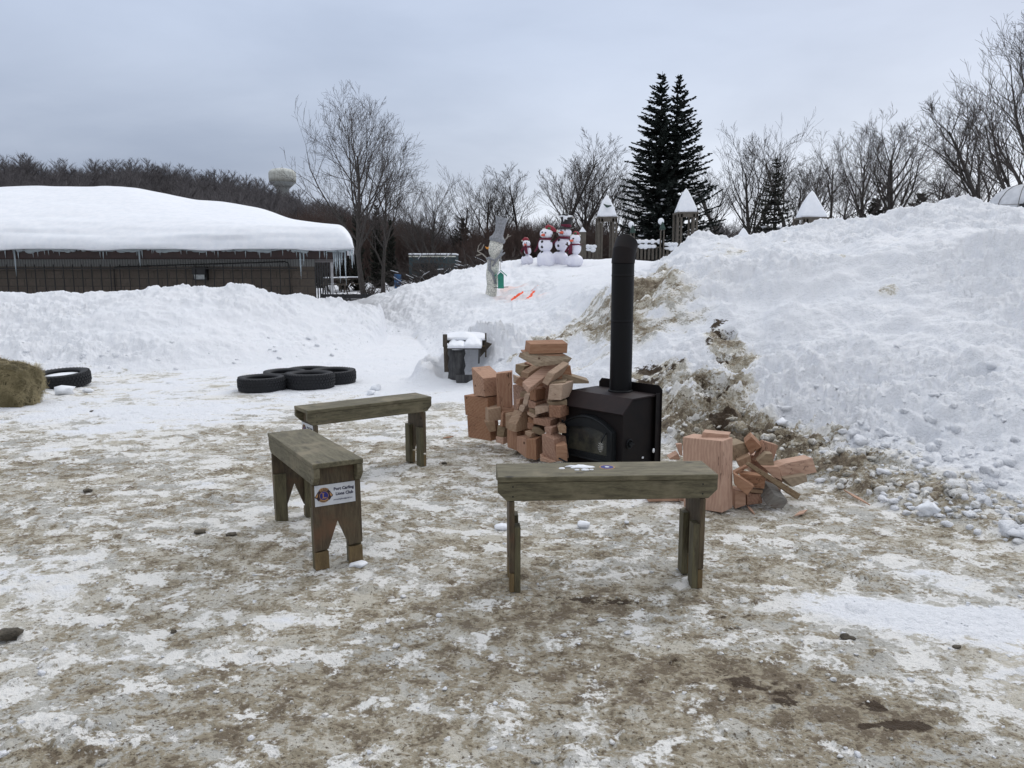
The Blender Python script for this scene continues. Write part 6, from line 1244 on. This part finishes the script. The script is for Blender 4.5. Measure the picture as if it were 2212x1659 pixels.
for i, (u, Y, l) in enumerate(((726, 44, 'snow covered picnic table left of the big tree trunk'), (757, 45, 'brown snow covered picnic table next to the big tree trunk'))):
    p = at(u, 606, Y); p.z = gnd(p.x, p.y); PTb = empty('picnic_table', p, .3 * i, label=l, cat='picnic table', group='picnic tables behind the bank'); q = MB(); q.box((0, 0, .74), (1.5, .75, .05)); q.build('table_top', M['dkwood'], PTb)
    for sy in (-1, 1): q = MB(); q.box((0, sy * .65, .45), (1.5, .25, .05)); q.build('seat', M['dkwood'], PTb)
    for sx in (-1, 1):
        for sy in (-1, 1): q = MB(); q.tube([(sx * .6, sy * .2, .74), (sx * .6, sy * .7, 0)], .045, 6); q.build('leg', M['dkwood'], PTb)
    q = MB(); q.box((0, 0, .84), (1.3, .6, .07)); q.build('table_snow', M['snow'], PTb, bevel=.05)
p = at(859, 592, 44); p.z = gnd(p.x, p.y); q = MB(); q.lathe([(.0, 0), (.19, 0), (.2, .05), (.2, .3), (.21, .32), (.2, .34), (.2, .85), (.21, .88), (.17, .9), (0, .9)], p, 16); q.build('blue_barrel', simple('blue_plastic', (.02, .12, .30), (.02, .09, .22), 4, .5, 0), None, True, center=True, label='upright blue barrel left of the teal trailer', cat='barrel')
p = at(848, 627, 26.2); p.z = gnd(p.x, p.y) - .03; q = MB(); q.box((0, 0, .09), (.18, .16, .18)); q.box((0, 0, .19), (.2, .18, .02)); q.build('utility_box', M['dark'], None, False, label='small black box on the crest of the middle snow bank', cat='utility box').location = p
p0, p1 = at(695, 634, 31), at(835, 636, 31); q = MB(); z0 = gnd((p0.x + p1.x) / 2, 31); L = p1.x - p0.x; n_ = 8; ED = empty('plank_barrier', (p0.x, 31, z0), label='low dark plank barrier behind the gap in the banks', cat='barrier'); zt = at(760, 634, 31).z - z0
for k in range(2): q = MB(); q.box((L / 2, 0, zt - .12 - k * .2), (L, .05, .19)); q.build('plank', M['dark'], ED)
for k in range(4): q = MB(); q.box((L * k / 3, -.05, zt / 2), (.08, .08, zt)); q.build('post', M['dark'], ED)
# ================================================================ LIGHT
wd = bpy.data.worlds.new('World'); scene.world = wd; wd.use_nodes = True; nt = wd.node_tree
bg = nt.nodes['Background']; bg.inputs['Strength'].default_value = .1
sky = nt.nodes.new('ShaderNodeTexSky'); sky.sky_type = 'NISHITA'; sky.sun_disc = False
sky.sun_elevation = math.radians(34); sky.sun_rotation = math.radians(35); sky.altitude = 200; sky.air_density = 1.2; sky.dust_density = 2
tc = N(nt, 'ShaderNodeTexCoord'); dv = N(nt, 'ShaderNodeVectorMath', {0: tc.outputs['Generated']}, operation='NORMALIZE').outputs[0]
sx = N(nt, 'ShaderNodeSeparateXYZ', {0: dv}); X__, Y__, Z__ = sx.outputs[0], sx.outputs[1], sx.outputs[2]
st = N(nt, 'ShaderNodeVectorMath', {0: dv, 1: (1, 1, 3.2)}, operation='MULTIPLY').outputs[0]
cn = NOI(nt, st, 1.7, 6, .5, .4); cn2 = NOI(nt, st, 4.2, 5, .55, .3)
# cloud deck: brighter low on the right, slate to the left, bright overhead
left = SS(nt, X__, .12, -.52); low = SS(nt, Z__, .34, .02)
k = MA(nt, 'ADD', MA(nt, 'MULTIPLY', MA(nt, 'MULTIPLY', left, low), .62), MA(nt, 'MULTIPLY', MA(nt, 'SUBTRACT', cn, .5), .85))
k = MA(nt, 'ADD', k, MA(nt, 'MULTIPLY', MA(nt, 'SUBTRACT', cn2, .5), .25))
hor = MIX(nt, SS(nt, k, -.15, .6), (8.5, 9.1, 10.2), (3.0, 3.5, 4.6))
up_ = MIX(nt, SS(nt, k, -.3, .4), (5.9, 6.7, 8.3), (4.2, 4.9, 6.3))
c = MIX(nt, SS(nt, Z__, .05, .30), hor, up_)
c = MIX(nt, SS(nt, Z__, .42, .85), c, (12.6, 12.8, 13.2))
c = MIX(nt, SS(nt, MA(nt, 'MULTIPLY', Y__, -1.0), .1, .8), c, (5.8, 6.0, 6.5))
c = MIX(nt, .93, sky.outputs[0], c)
nt.links.new(c, bg.inputs['Color'])
sl = bpy.data.lights.new('sun', 'SUN'); sl.energy = .8; sl.angle = math.radians(25); sl.color = (1, .95, .88)
so = bpy.data.objects.new('sun', sl); COL.objects.link(so)
el, az = math.radians(34), math.radians(35)
dirv = Vector((math.sin(az) * math.cos(el), math.cos(az) * math.cos(el), math.sin(el)))
so.rotation_euler = dirv.to_track_quat('Z', 'Y').to_euler(); so.location = (0, 0, 30)
vs_ = scene.view_settings; vs_.view_transform = 'Standard'; vs_.look = 'None'; vs_.gamma = 1; vs_.use_curve_mapping = False; vs_.exposure = .12
scene.cycles.max_bounces = 6; scene.cycles.diffuse_bounces = 3; scene.cycles.use_denoising = True
